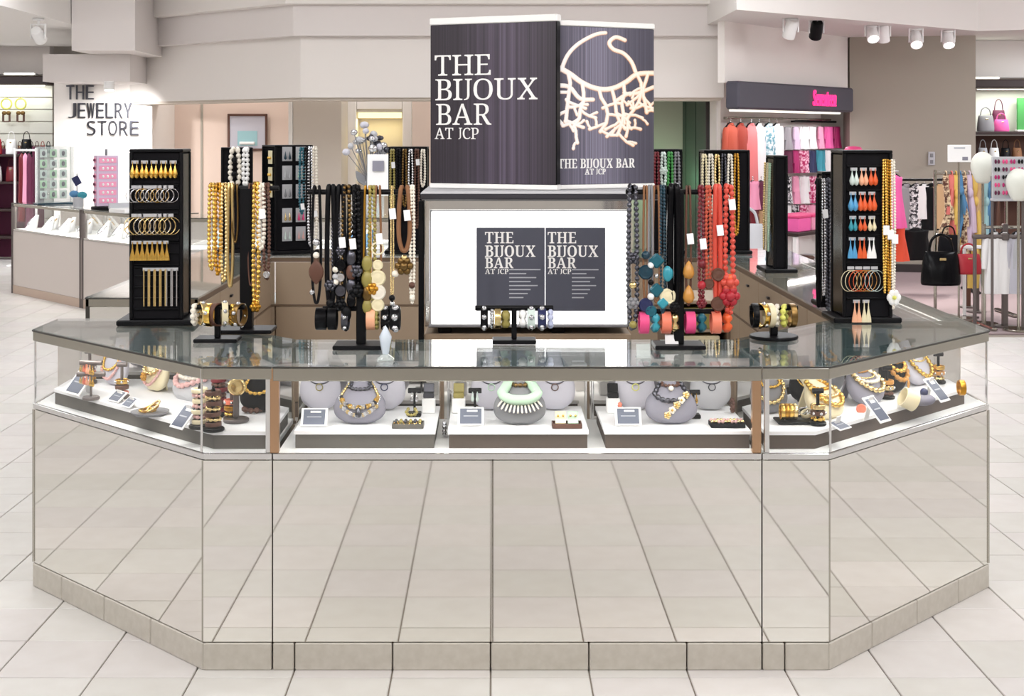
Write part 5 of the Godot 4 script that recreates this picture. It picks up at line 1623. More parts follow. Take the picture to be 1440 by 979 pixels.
	for i in 7:
		bangle("%s on the dark pendant stand's low bar" % ["black banded bangle, outermost,", "black banded bangle, second along,", "grey studded bangle", "peach and gold bangle", "green striped bangle", "dark studded bangle", "black and cream bangle"][i], flat([452, 468, 486, 522, 530, 542, 556][i], at(0, 448, Z).y + 0.0, Z) + Vector3(0, 0, 0.004), 0.038, [0.036, 0.03, 0.024, 0.03, 0.016, 0.026, 0.034][i], ["black_gloss", "black", "gunmetal", "peach", "olive", "black_gloss", "black"][i], "", ["cuff", "cuff", "studded", "cuff", "beads", "studded", "studded"][i])
	p = on(542, 507, TOP) + Vector3(0, 0.0005, 0)
	var tw := thing("crystal_figure", "small pale blue crystal standing on the glass before the dark pendant stand", "ornament", p)
	part(tw, "foot", lathe([[0, 0], [0.026, 0], [0.028, 0.006], [0.018, 0.014], [0.01, 0.02]], 8), "acrylic")
	part(tw, "stem", lathe([[0.01, 0.02], [0.016, 0.05], [0.02, 0.075], [0.008, 0.1], [0, 0.112]], 6), mat("crystal", 214, 224, 236, 0.15), Vector3())
	# ---- bracelet stand in the middle
	p = on(723, 482, TOP) + Vector3(0, 0.0005, 0)
	Z = -p.z
	by = at(0, 433, Z).y - p.y
	t_stand("bracelet_stand", "small black bracelet T stand before the glowing panel", p, [[by, 0.135]], 0.009, Vector2(0.15, 0.09))
	var br := [[681, 0.026, "black_gloss", "studded", "black and white"], [692, 0.016, "silver", "beads", "thin silver bead"], [700, 0.022, "gold_pale", "cuff", "pale gold"], [711, 0.034, "olive", "beads", "knotted dull gold"], [735, 0.03, "white", "beads", "white bead"], [747, 0.026, "clear_bead", "studded", "clear and silver"], [762, 0.028, "navy", "studded", "navy blue"], [774, 0.022, mat("lavender_bead", 190, 196, 224, 0.3).resource_name, "beads", "pale lavender"]]
	for i in br.size():
		var e: Array = br[i]
		bangle("%s bracelet on the small stand before the glowing panel" % e[4], flat(e[0], at(0, 446, Z).y, Z) + Vector3(0, -0.004, 0.004), 0.036, e[1], e[2], "", e[3])
	# ---- coral and teal necklace stand
	Z = 4.62
	p = flat(954, TOP + 0.0005, Z)
	by = at(0, 270, Z).y - p.y
	t_stand("necklace_stand", "black T stand hung with teal and coral necklaces", p, [[by, 0.178], [at(0, 438, Z).y - p.y, 0.145]], 0.017, Vector2(0.17, 0.12))
	var cs := " on the teal and coral stand"
	hung("long grey and gold bead necklace with a tassel end" + cs, 889, Z, 268, 462, 0.009, "gunmetal", "", true, [["cluster", 362, 0.03, "gunmetal"], ["bead", 400, 0.026, "gold_pale"], ["cluster", 425, 0.03, "grey"], ["bead", 455, 0.026, "olive"]], 0.014)
	hung("brown cord with navy discs" + cs, 907, Z, 268, 432, 0.004, "cord_brown", "", false, [["bead", 358, 0.03, "teal_dark"], ["disc", 382, 0.05, "teal_dark"], ["disc", 428, 0.048, "navy"]], 0.007)
	hung("brown cord with teal diamonds" + cs, 922, Z, 268, 424, 0.004, "cord_brown", "", false, [["diamond", 366, 0.058, "teal"], ["bead", 387, 0.016, "silver"], ["diamond", 407, 0.055, "teal"]], 0.011)
	hung("thin cord with a turquoise drop over a cream flower" + cs, 938, Z, 268, 425, 0.004, "black", "", false, [["oval", 384, 0.05, "turquoise"], ["disc", 416, 0.056, "cream"]], 0.008)
	hung("pair of thick black straps" + cs, 947, Z, 268, 430, 0.012, "black_gloss", "", false, [["cluster", 430, 0.025, "black"]], 0.014)
	hung("brown cord with amber drops" + cs, 967, Z, 268, 428, 0.004, "brown", "", false, [["drop", 378, 0.055, "amber"], ["drop", 412, 0.055, "amber"]], 0.008, 335)
	hung("dark red bead necklace" + cs, 985, Z, 268, 432, 0.007, "red_dark", "", true, [["bead", 370, 0.03, "red_dark"], ["bead", 400, 0.03, "red"], ["cluster", 425, 0.026, "red_dark"]], 0.007, 342)
	hung("grey cord with black and white beads" + cs, 914, Z, 268, 445, 0.005, "grey", "", false, [["bead", 372, 0.022, "white"], ["bead", 396, 0.02, "black"], ["bead", 416, 0.024, "white"], ["disc", 436, 0.04, "teal"]], 0.007)
	hung("green glass bead strand" + cs, 931, Z, 268, 440, 0.006, "teal_dark", "", true, [["diamond", 425, 0.045, "turquoise"]], 0.007)
	hung("rust bead strand" + cs, 995, Z, 268, 405, 0.007, "rust", "", true, [["disc", 398, 0.036, "brown"]], 0.007)
	hung("flat coral strap with brown discs" + cs, 1008, Z, 268, 436, 0.009, "coral", "", false, [["disc", 385, 0.045, "brown"], ["disc", 426, 0.05, "brown"]], 0.009, 323)
	hung("thick coral bead rope ending in a big cluster" + cs, 1024, Z, 268, 440, 0.010, "coral", "", true, [["cluster", 396, 0.045, "coral"], ["cluster", 415, 0.05, "red"], ["bead", 390, 0.03, "orange"]], 0.012, 287)
	var bl := [[905, "pink", "pink"], [921, "turquoise", "turquoise"], [936, "coral_pale", "pale coral"], [948, "gold_pale", "gold"], [970, "pink", "rose pink"], [986, "teal", "teal"], [1006, "coral_pale", "salmon"], [1022, "orange", "orange"]]
	for i in bl.size():
		bangle("%s bead bracelet on the teal and coral stand's low bar" % bl[i][2], flat(bl[i][0], at(0, 452, Z).y, Z) + Vector3(0, -0.003, 0.005), 0.038, 0.032, bl[i][1], "", "beads" if i % 2 else "cuff")
	for i in 2:
		p = on([905, 945][i], [504, 490][i], TOP) + Vector3(0, 0.0005, 0)
		var o := thing("tag_holder", ["small clear tag holder lying before the coral and teal stand", "white price block on the glass beside the coral stand's post"][i], "tag holder", p)
		part(o, "foot", bbox(0.05, 0.006, 0.03, 0.002), "acrylic", Vector3(0, 0.003, 0))
		part(o, "plate", bbox(0.045, 0.04, 0.004, 0.001), "acrylic" if i == 0 else "tag_white", Vector3(0, 0.025, -0.006), Vector3(-0.3, 0, 0))
	# ---- round bangle stand
	p = on(1088, 476, TOP) + Vector3(0, 0.0005, 0)
	Z = -p.z
	by = at(0, 433, Z).y - p.y
	t_stand("bracelet_stand", "black bracelet stand with cream, yellow and dark bangles by the case seam", p, [[by, 0.085]], 0.013, Vector2(0.17, 0.12), "", "black", true)
	var bb := [["dark brown", "black", "cuff"], ["gold", "gold", "studded"], ["wide cream", "cream", "cuff"], ["white bead", "pearl", "beads"], ["yellow", "yellow_bright", "beads"], ["olive", "brass_dark", "cuff"]]
	for i in bb.size():
		bangle("%s bangle on the stand by the case seam" % bb[i][0], p + Vector3(-0.068 + i * 0.026, by - 0.026, 0.005), 0.043, 0.022, bb[i][1], "", bb[i][2], Vector3(0, 0.4 * sin(i * 1.3), PI / 2))

# ---------- the jewellery shop behind ----------
func make_jewelry_shop() -> void:
	var P0 := Vector2(-5.05, 14.35)
	var P1 := Vector2(-3.94, 13.1)
	var P2 := Vector2(-3.1, 12.16)
	var d := (P1 - P0).normalized()
	var inw := Vector2(-d.y, d.x)
	for k in 2:
		var a: Vector2 = [P0, P1][k] + d * 0.004
		var b: Vector2 = [P1, P2][k] - d * 0.004
		var t := thing("showcase", ["far glass showcase of the jewelry shop, under the clear stand of cards", "far glass showcase of the jewelry shop, under the pink earring spinner"][k], "display case")
		case_body(t, [a, b, b + inw * 0.55, a + inw * 0.55], ["front", "front", "back", "front"], {"panel": "laminate", "plain_kick": true, "rail": 0.03})
		for q in [a, b]:
			corner_post(t, q + inw * 0.02 + d * (0.02 if q == a else -0.02), 0.045, 0.0, TOP - 0.009, "steel")
		case_lamp(t, a, b, 30.0)
		for i in 8:
			var c: Vector2 = a.lerp(b, (i + 0.6) / 8.4) + inw * (0.18 + 0.14 * (i % 2))
			var pad := thing("display_ramp", "white slanted necklace ramp in the far jewelry showcases", "display pad", Vector3(c.x, DECK, -c.y), "white ramps in the far showcases", atan2(d.y, d.x))
			part(pad, "ramp", loft([[0.0, 0.07, 0.06, 0, 0.0], [0.06, 0.06, 0.04, 0, -0.03], [0.14, 0.03, 0.015, 0, -0.07]], 14), "pad_white", Vector3(0, 0.002, 0.02))
			part(pad, "chain", tube(spline([Vector3(-0.04, 0.11, -0.02), Vector3(-0.03, 0.06, 0.035), Vector3(0, 0.035, 0.06), Vector3(0.03, 0.06, 0.035), Vector3(0.04, 0.11, -0.02)], 5), 0.005, 6), "gold" if i % 2 else "silver")
	var t := thing("showcase", "far straight showcase seen between the gold and the dark necklace stands", "display case")
	case_body(t, [Vector2(-2.72, 11.75), Vector2(0.9, 11.75), Vector2(0.9, 12.3), Vector2(-2.72, 12.3)], ["front", "front", "back", "front"], {"panel": "laminate", "plain_kick": true, "rail": 0.03, "cuts0": [0.9, 1.8, 2.7]})
	case_lamp(t, Vector2(-2.72, 11.75), Vector2(0.9, 11.75), 22.0)
	for i in 6:
		var o := thing("watch_box", "%s gift box, %s along the far straight showcase" % [["pale blue", "white", "blue", "pale blue", "white", "blue"][i], ORD[i]], "gift box", Vector3(-2.3 + i * 0.55, DECK + 0.0005, -12.02))
		part(o, "carton", bbox(0.2, 0.12, 0.14, 0.006), ["aqua_cloth", "white", "blue_cloth"][i % 3], Vector3(0, 0.06, 0))
		part(o, "lid", bbox(0.21, 0.03, 0.15, 0.005), ["white", "silver", "white"][i % 3], Vector3(0, 0.136, 0))
	# goods on the angled showcases
	var w := on(70, 297, TOP)
	w = Vector3(at(72, 0, 13.9).x, TOP + 0.0005, -14.0)
	t = thing("card_stand", "clear acrylic stand with rows of pale jewelry cards on the far showcase", "display stand", w, "", 0.6)
	part(t, "foot", bbox(0.38, 0.015, 0.16, 0.003), "teal_dark", Vector3(0, 0.008, 0))
	part(t, "back_plate", bbox(0.36, 0.58, 0.012, 0.003), "acrylic", Vector3(0, 0.3, -0.03))
	part(t, "side_plate", bbox(0.012, 0.58, 0.1, 0.003), "acrylic", Vector3(0.174, 0.3, 0.02))
	for r in 5:
		for c in 3:
			var e := thing("jewelry_card", "%s jewelry card, %s row up, %s along the clear acrylic stand" % [["pale clear", "pale green"][(r + c) % 2], ORD[r], ORD[c]], "jewelry card", w + Basis(Vector3.UP, 0.6) * Vector3(-0.11 + c * 0.1, 0.1 + r * 0.105, 0.0), "", 0.6)
			part(e, "sheet", bbox(0.07, 0.08, 0.004, 0.001), "mint" if (r + c) % 2 else "clear_bead")
			part(e, "charm", orb(0.018, 0.026, 0.008, 10), "grey", Vector3(0, 0, 0.005))
	w = Vector3(at(145, 0, 12.9).x, TOP + 0.0005, -13.0)
	t = thing("earring_spinner", "pink and white earring spinner on the far showcase below the store letters", "display stand", w, "", 0.45)
	part(t, "base", rod(0.14, 0.03, 24), "black")
	part(t, "column", bbox(0.2, 0.48, 0.16, 0.004), "lilac_cloth", Vector3(0, 0.275, 0))
	part(t, "finial", rod(0.012, 0.06), "grey", Vector3(0, 0.515, 0))
	for r in 6:
		for f in 2:
			var e := thing("earring_card", "pink earring card in the %s row, on the %s face of the pink spinner" % [ORD[r], ["front", "side"][f]], "earring card", w + Basis(Vector3.UP, 0.45) * (Vector3(0, 0.47 - r * 0.076, 0.084) if f == 0 else Vector3(-0.104, 0.47 - r * 0.076, 0)), "", 0.45 - (PI / 2 if f else 0.0))
			part(e, "sheet", bbox(0.16 if f == 0 else 0.12, 0.05, 0.004, 0.001), "pink_pale")
			for s in [-1, 0, 1]:
				part(e, "stud", orb(0.011, 0.014, 0.008, 8), "white" if f == 0 else "plum", Vector3(0.042 * s, 0, 0.004))
	w = Vector3(at(108, 0, 13.35).x, TOP + 0.0005, -13.4)
	t = thing("gift_bow", "blue gift ornament between the acrylic stand and the pink spinner", "ornament", w)
	part(t, "stand", rod(0.05, 0.1), "grey_light")
	part(t, "bow_loop", orb(0.05, 0.035, 0.03), "blue_cloth", Vector3(-0.04, 0.13, 0))
	part(t, "bow_loop", orb(0.05, 0.035, 0.03), "turquoise", Vector3(0.04, 0.12, 0.01))
	part(t, "flag", bbox(0.07, 0.09, 0.006, 0.002), "navy", Vector3(-0.02, 0.26, -0.01), Vector3(0, 0, 0.5))
	part(t, "flag_rod", rod(0.005, 0.25), "grey", Vector3(-0.02, 0.08, -0.02))
	w = Vector3(at(186, 0, 12.5).x, TOP + 0.0005, -12.55)
	t = thing("jewelry_tray", "low white tray on the far showcase beside the pink spinner", "jewelry tray", w, "", 0.85)
	part(t, "floor_panel", bbox(0.36, 0.04, 0.26, 0.006), "white", Vector3(0, 0.02, 0))
	part(t, "lip", bbox(0.37, 0.05, 0.02, 0.004), "grey_light", Vector3(0, 0.06, -0.12))
	# letters
	var Z := 16.985
	for e in [["THE", 94, 140, 41, 20], ["JEWELRY", 97, 166, 91, 21], ["STORE", 123, 190, 75, 20]]:
		var p := at(e[1], e[2], Z)
		t = thing("sign_lettering", "dark metal letters reading %s on the white pillar" % e[0], "sign", p)
		for i in e[0].length():
			var n: int = e[0].length()
			var cw: float = e[3] * Z / F / n
			text(t, "letter", e[0][i], "Droid Sans", Vector3(i * cw, 0, 0), cw * 0.8 if e[0][i] != "I" else cw * 0.3, e[4] * Z / F, "gunmetal", 0.03)
	# a wall washer over the letters
	var wl := thing("wall_washer", "small white ceiling lamp washing the lettered pillar with light", "spotlight", Vector3(at(150, 0, 15.8).x, 2.28, -15.9))
	part(wl, "can", rod(0.06, 0.1), "white", Vector3(0, -0.1, 0))
	part(wl, "lens", rod(0.05, 0.01), "spot_glow", Vector3(0, -0.112, 0))
	var l := SpotLight3D.new()
	l.name = "lamp_light"
	l.light_energy = 6.0
	l.spot_angle = 55.0
	l.light_size = 0.05
	l.spot_range = 30.0
	l.spot_attenuation = 2.0
	l.shadow_enabled = true
	wl.add_child(l)
	l.position = Vector3(0, -0.125, 0)
	l.basis = Basis.looking_at(Vector3(-0.05, -1.0, -1.1).normalized(), Vector3.UP)
	# picture and bouquet
	Z = 18.15
	var a := at(320, 212, Z)
	var b := at(376, 160, Z)
	var s := Vector2(b.x - a.x, b.y - a.y)
	t = thing("framed_picture", "brown framed pale picture on the peach wall", "picture", Vector3((a.x + b.x) / 2, (a.y + b.y) / 2, -Z))
	for k in [-1, 1]:
		part(t, "frame_stile", bbox(0.03, s.y, 0.03, 0.005), "brown", Vector3(k * (s.x / 2 - 0.015), 0, 0))
		part(t, "frame_rail", bbox(s.x, 0.03, 0.03, 0.005), "brown", Vector3(0, k * (s.y / 2 - 0.015), 0))
	part(t, "mat_board", bbox(s.x - 0.04, s.y - 0.04, 0.012, 0.002), "lavender_pale", Vector3(0, 0, -0.006))
	part(t, "print_panel", bbox(s.x * 0.5, s.y * 0.4, 0.006, 0.002), "aqua_cloth", Vector3(0, -0.08, 0.004))
	part(t, "picture_lamp", rod(0.02, 0.2), "white", Vector3(0.1, -s.y / 2 + 0.1, 0.03), Vector3(0, 0, PI / 2))
	w = at(520, 300, 12.1)
	t = thing("silver_bouquet", "silver artificial bouquet in a slim vase before the lit niche", "bouquet", Vector3(w.x, TOP + 0.0005, -12.1))
	part(t, "vase", lathe([[0, 0], [0.07, 0], [0.09, 0.04], [0.06, 0.14], [0.035, 0.24], [0.045, 0.3], [0.038, 0.3]], 18), "grey_light")
	for i in 26:
		var an := rng.randf() * TAU
		var el := rng.randf_range(-0.25, 1.2)
		var R := rng.randf_range(0.08, 0.2)
		var q := Vector3(cos(an) * cos(el) * R - 0.03, 0.56 + sin(el) * R * 1.3, sin(an) * cos(el) * R * 0.7)
		part(t, "stem", tube([Vector3(0, 0.28, 0), Vector3(q.x * 0.4, 0.4, q.z * 0.4), q], 0.004, 5), "grey")
		part(t, "flower_head", orb(rng.randf_range(0.025, 0.045), rng.randf_range(0.02, 0.035), 0.03, 8), ["silver", "grey_light", "lavender_pale", "gunmetal"][i % 4], q)
	for i in 3:
		part(t, "leaf", loft([[0, 0.008, 0.004], [0.08, 0.04, 0.006], [0.16, 0.004, 0.003]], 8), "grey", Vector3(-0.03, 0.26, 0.02), Vector3(0, i * 2.0, 0.6))
	w = at(533, 300, 12.0)
	t = thing("standing_notice", "white upright notice with a grey picture beside the silver bouquet", "notice", Vector3(w.x, TOP + 0.0005, -11.92))
	part(t, "board", bbox(0.19, 0.36, 0.012, 0.003), "white", Vector3(0, 0.36, 0), Vector3(-0.06, 0, 0))
	part(t, "print_panel", bbox(0.1, 0.09, 0.004, 0.001), "lavender", Vector3(0, 0.44, 0.012), Vector3(-0.06, 0, 0))
	part(t, "support", bbox(0.1, 0.2, 0.05, 0.004), "acrylic", Vector3(0, 0.1, -0.02))

# ---------- shoe and necklace shop at the far left ----------
func make_side_shop() -> void:
	var Z := 19.3
	var x0 := at(-60, 0, Z).x
	var x1 := at(73, 0, Z).x
	var t := thing("slat_wall", "white slatted shop wall with dark head beam behind the hanging yellow necklaces", "display wall", Vector3((x0 + x1) / 2, 0, -Z - 0.05))
	var y1 := at(0, 120, Z).y
	for i in 12:
		part(t, "slat", bbox(x1 - x0, (y1 - 0.3) / 12 - 0.012, 0.05, 0.006), "slat_white", Vector3(0, 0.3 + (y1 - 0.3) / 12 * (i + 0.5), 0))
	part(t, "head_beam", bbox(x1 - x0 + 0.05, 0.12, 0.35, 0.01), "header_brown", Vector3(0, y1 + 0.06, 0.12))
	part(t, "lamp_tube", bbox(x1 - x0 - 0.1, 0.014, 0.04, 0.004), "cove_glow", Vector3(0, y1 - 0.009, 0.2))
	area(t, Vector3(0, y1 - 0.02, 0.2), x1 - x0 - 0.1, 0.04, 9.0, Color(1, 1, 0.96), Vector3(-PI / 2 + 0.3, 0, 0))
	part(t, "plinth", bbox(x1 - x0, 0.3, 0.08, 0.008), "header_brown", Vector3(0, 0.15, 0))
	var lm := thing("strip_light", "white strip lamp on top of the dark head beam", "strip light", Vector3(at(32, 0, Z).x, y1 + 0.15, -Z + 0.08))
	part(lm, "housing", bbox(0.46, 0.03, 0.1, 0.006), "white")
	part(lm, "tube", bbox(0.42, 0.03, 0.03, 0.006), "cove_glow", Vector3(0, 0.005, 0.062))
	area(lm, Vector3(0, 0.0, 0.085), 0.4, 0.03, 10.0, Color(1, 1, 1), Vector3(0, PI, 0))
	for i in 2:
		var p := at([9, 29][i], 140, Z - 0.1)
		t = thing("necklace", ["yellow ring necklace with a dark bow, at the frame edge on the slatted wall", "yellow ring necklace with a dark bow, farther from the frame edge on the slatted wall"][i], "necklace", p)
		part(t, "hook", rod(0.006, 0.08), "grey", Vector3(0, 0.03, -0.06), Vector3(PI / 2, 0, 0))
		part(t, "yellow_loop", ring(0.085, 0.022, 0.022, 20), "yellow_bright", Vector3(0, -0.06, 0), Vector3(PI / 2, 0, 0))
		for s in [-1, 1]:
			part(t, "bow_tail", bbox(0.03, 0.1, 0.012, 0.004), "brown", Vector3(0.045 * s, -0.26, 0))
			part(t, "bow_loop", orb(0.035, 0.03, 0.015), "brass_dark", Vector3(0.03 * s, -0.19, 0))
		part(t, "bow_knot", bbox(0.08, 0.02, 0.014, 0.004), "brown", Vector3(0, -0.31, 0))
	for i in 9:
		bag("small brown handbag, %s along the row on the slatted wall" % ORD[i], at(4 + i * 8, 199, Z - 0.18), 0.075, 0.11, 0.05, ["brown", "header_brown", "rust_deep", "brown", "plum", "header_brown", "brown", "rust_deep", "black"][i], "brown handbags on the slatted wall")
	# dark fixtures of red and dark shoes below
	t = thing("shoe_fixture", "dark red shelving unit under the row of brown handbags", "shelf unit", Vector3(at(18, 0, 18.2).x, 0, -18.2))
	for k in [-1, 1]:
		part(t, "side_panel", bbox(0.03, 1.5, 0.4, 0.005), "plum", Vector3(0.34 * k, 0.75, 0))
	for i in 4:
		part(t, "shelf", bbox(0.65, 0.03, 0.4, 0.005), "header_brown", Vector3(0, 0.3 + i * 0.36, 0))
	part(t, "back_panel", bbox(0.65, 1.45, 0.02, 0.004), "plum", Vector3(0, 0.74, -0.18))
	for i in 6:
		bag(["red bag on the top shelf of the dark red unit, beside the frame", "white bag on the top shelf of the dark red unit", "dark bag on the top shelf of the dark red unit", "white bag on the middle shelf of the dark red unit", "red bag on the middle shelf of the dark red unit", "pink bag on the middle shelf of the dark red unit"][i], Vector3(at(18, 0, 18.2).x - 0.2 + (i % 3) * 0.2, 1.396 - (i / 3) * 0.36, -18.15), 0.15, 0.2, 0.12, ["red", "white", "black", "white", "red_dark", "pink_pale"][i], "", true)
	for i in 3:
		var q := at([31, 36, 41][i], 205, 17.3)
		garment("scarf", ["red scarf on the white rack behind the acrylic card stand", "pink scarf on the white rack behind the acrylic card stand", "plum scarf on the white rack behind the acrylic card stand"][i], "scarf", Vector3(q.x, 1.46, -17.3), 0.09, [0.9, 0.7, 1.0][i], 0.1, ["red_dark", "pink_pale", "plum"][i], "", 0.0, false, 1.1)
	rack("white rack of red and pink scarves behind the acrylic card stand", Vector3(at(36, 0, 17.3).x, 0, -17.3), 0.14, 1.46, 0.0, "white")

func bag(label: String, p: Vector3, w: float, h: float, d: float, mt: String, group := "", stands := false) -> void:
	# p: centre of its base when it stands, else of its hook
	var t := thing("handbag", label, "handbag", p if stands else p - Vector3(0, h * 1.5, 0), group)
	part(t, "body", loft([[0, w * 0.46, d * 0.45], [h * 0.1, w * 0.5, d * 0.5], [h * 0.6, w * 0.47, d * 0.4], [h * 0.92, w * 0.42, d * 0.22], [h, w * 0.4, d * 0.12]], 16), mt)
	part(t, "handle", tube(spline([Vector3(-w * 0.3, h * 0.95, 0), Vector3(-w * 0.22, h * 1.35, 0), Vector3(0, h * 1.5, 0), Vector3(w * 0.22, h * 1.35, 0), Vector3(w * 0.3, h * 0.95, 0)], 5), maxf(w * 0.035, 0.005), 6), mt)
	part(t, "clasp", bbox(w * 0.16, h * 0.08, 0.01, 0.003), "gold_pale", Vector3(0, h * 0.78, d * 0.34))

# ---------- clothes ----------
func garment(called: String, label: String, category: String, p: Vector3, w: float, h: float, d: float, mt: String, group := "", turn := 0.0, sleeves := true, flare := 1.0, hanger := true) -> Node3D:
	# p: the hook; the cloth hangs below it
	var t := thing(called, label, category, p, group, turn)
	if hanger:
		part(t, "hanger", tube(spline([Vector3(0, 0.0, 0), Vector3(0.012, 0.015, 0), Vector3(0.012, -0.015, 0), Vector3(0, -0.05, 0)], 5), 0.004, 6), "silver")
	part(t, "body", loft([[-h, w * 0.5 * flare, d * 0.5 * flare], [-h * 0.7, w * 0.47 * (0.5 + flare / 2), d * 0.48], [-h * 0.35, w * 0.42, d * 0.42], [-h * 0.14, w * 0.46, d * 0.36], [-0.07, w * 0.36, d * 0.22], [-0.04, w * 0.12, d * 0.12]], 28, 7, 0.12), mt)
	if sleeves:
		for s in [-1, 1]:
			part(t, "sleeve", loft([[-h * 0.62, w * 0.1, d * 0.16, s * w * 0.56], [-h * 0.35, w * 0.12, d * 0.2, s * w * 0.52], [-h * 0.12, w * 0.13, d * 0.22, s * w * 0.42], [-0.075, w * 0.05, d * 0.1, s * w * 0.3]], 14, 3, 0.08), mt)
	if hanger:
		part(t, "hanger_arm", tube(spline([Vector3(-w * 0.42, -0.085, 0), Vector3(-w * 0.2, -0.05, 0), Vector3(0, -0.035, 0), Vector3(w * 0.2, -0.05, 0), Vector3(w * 0.42, -0.085, 0)], 4), 0.012, 6), "black")
	part(t, "collar", ring(w * 0.15, w * 0.05, 0.03, 18), mt, Vector3(0, -0.05, 0))
	return t

func scarf(label: String, p: Vector3, w: float, h: float, mt: String, group := "", knot := true) -> void:
	var t := thing("scarf", label, "scarf", p, group)
	var k := rng.randf_range(-1.0, 1.0) * w * 0.3
	part(t, "drape", loft([[-h, w * 0.5, 0.035, -k], [-h * 0.8, w * 0.56, 0.045, -k * 0.5], [-h * 0.55, w * 0.36, 0.04, k], [-h * 0.25, w * 0.3, 0.035, k * 0.4], [-0.03, w * 0.34, 0.03], [0.02, w * 0.24, 0.02]], 22, 5, 0.3), mt)
	part(t, "tail", loft([[-h * rng.randf_range(0.5, 0.8), w * 0.3, 0.02, k * 1.6, 0.04], [-h * 0.4, w * 0.26, 0.025, k, 0.045], [-h * 0.18, w * 0.14, 0.02, 0, 0.03]], 16, 4, 0.25), mt)
	if knot:
		part(t, "knot", orb(w * 0.3, 0.05, 0.045), mt, Vector3(0, -h * 0.22, 0.03))
	part(t, "loop", ring(0.03, 0.006, 0.01, 16), mt, Vector3(0, 0.03, 0), Vector3(0, 0, PI / 2))

func rack(label: String, p: Vector3, half: float, h: float, turn := 0.0, mt := "chrome") -> Node3D:
	var t := thing("garment_rack", label, "clothes rack", p, "", turn)
	part(t, "rail", rod(0.014, half * 2, 14), mt, Vector3(half, h, 0), Vector3(0, 0, PI / 2))
	for s in [-1, 1]:
		part(t, "upright", rod(0.015, h, 14), mt, Vector3(s * half * 0.96, 0.03, 0))
		part(t, "foot", bbox(0.05, 0.03, 0.5, 0.01), mt, Vector3(s * half * 0.96, 0.015, 0))
	return t

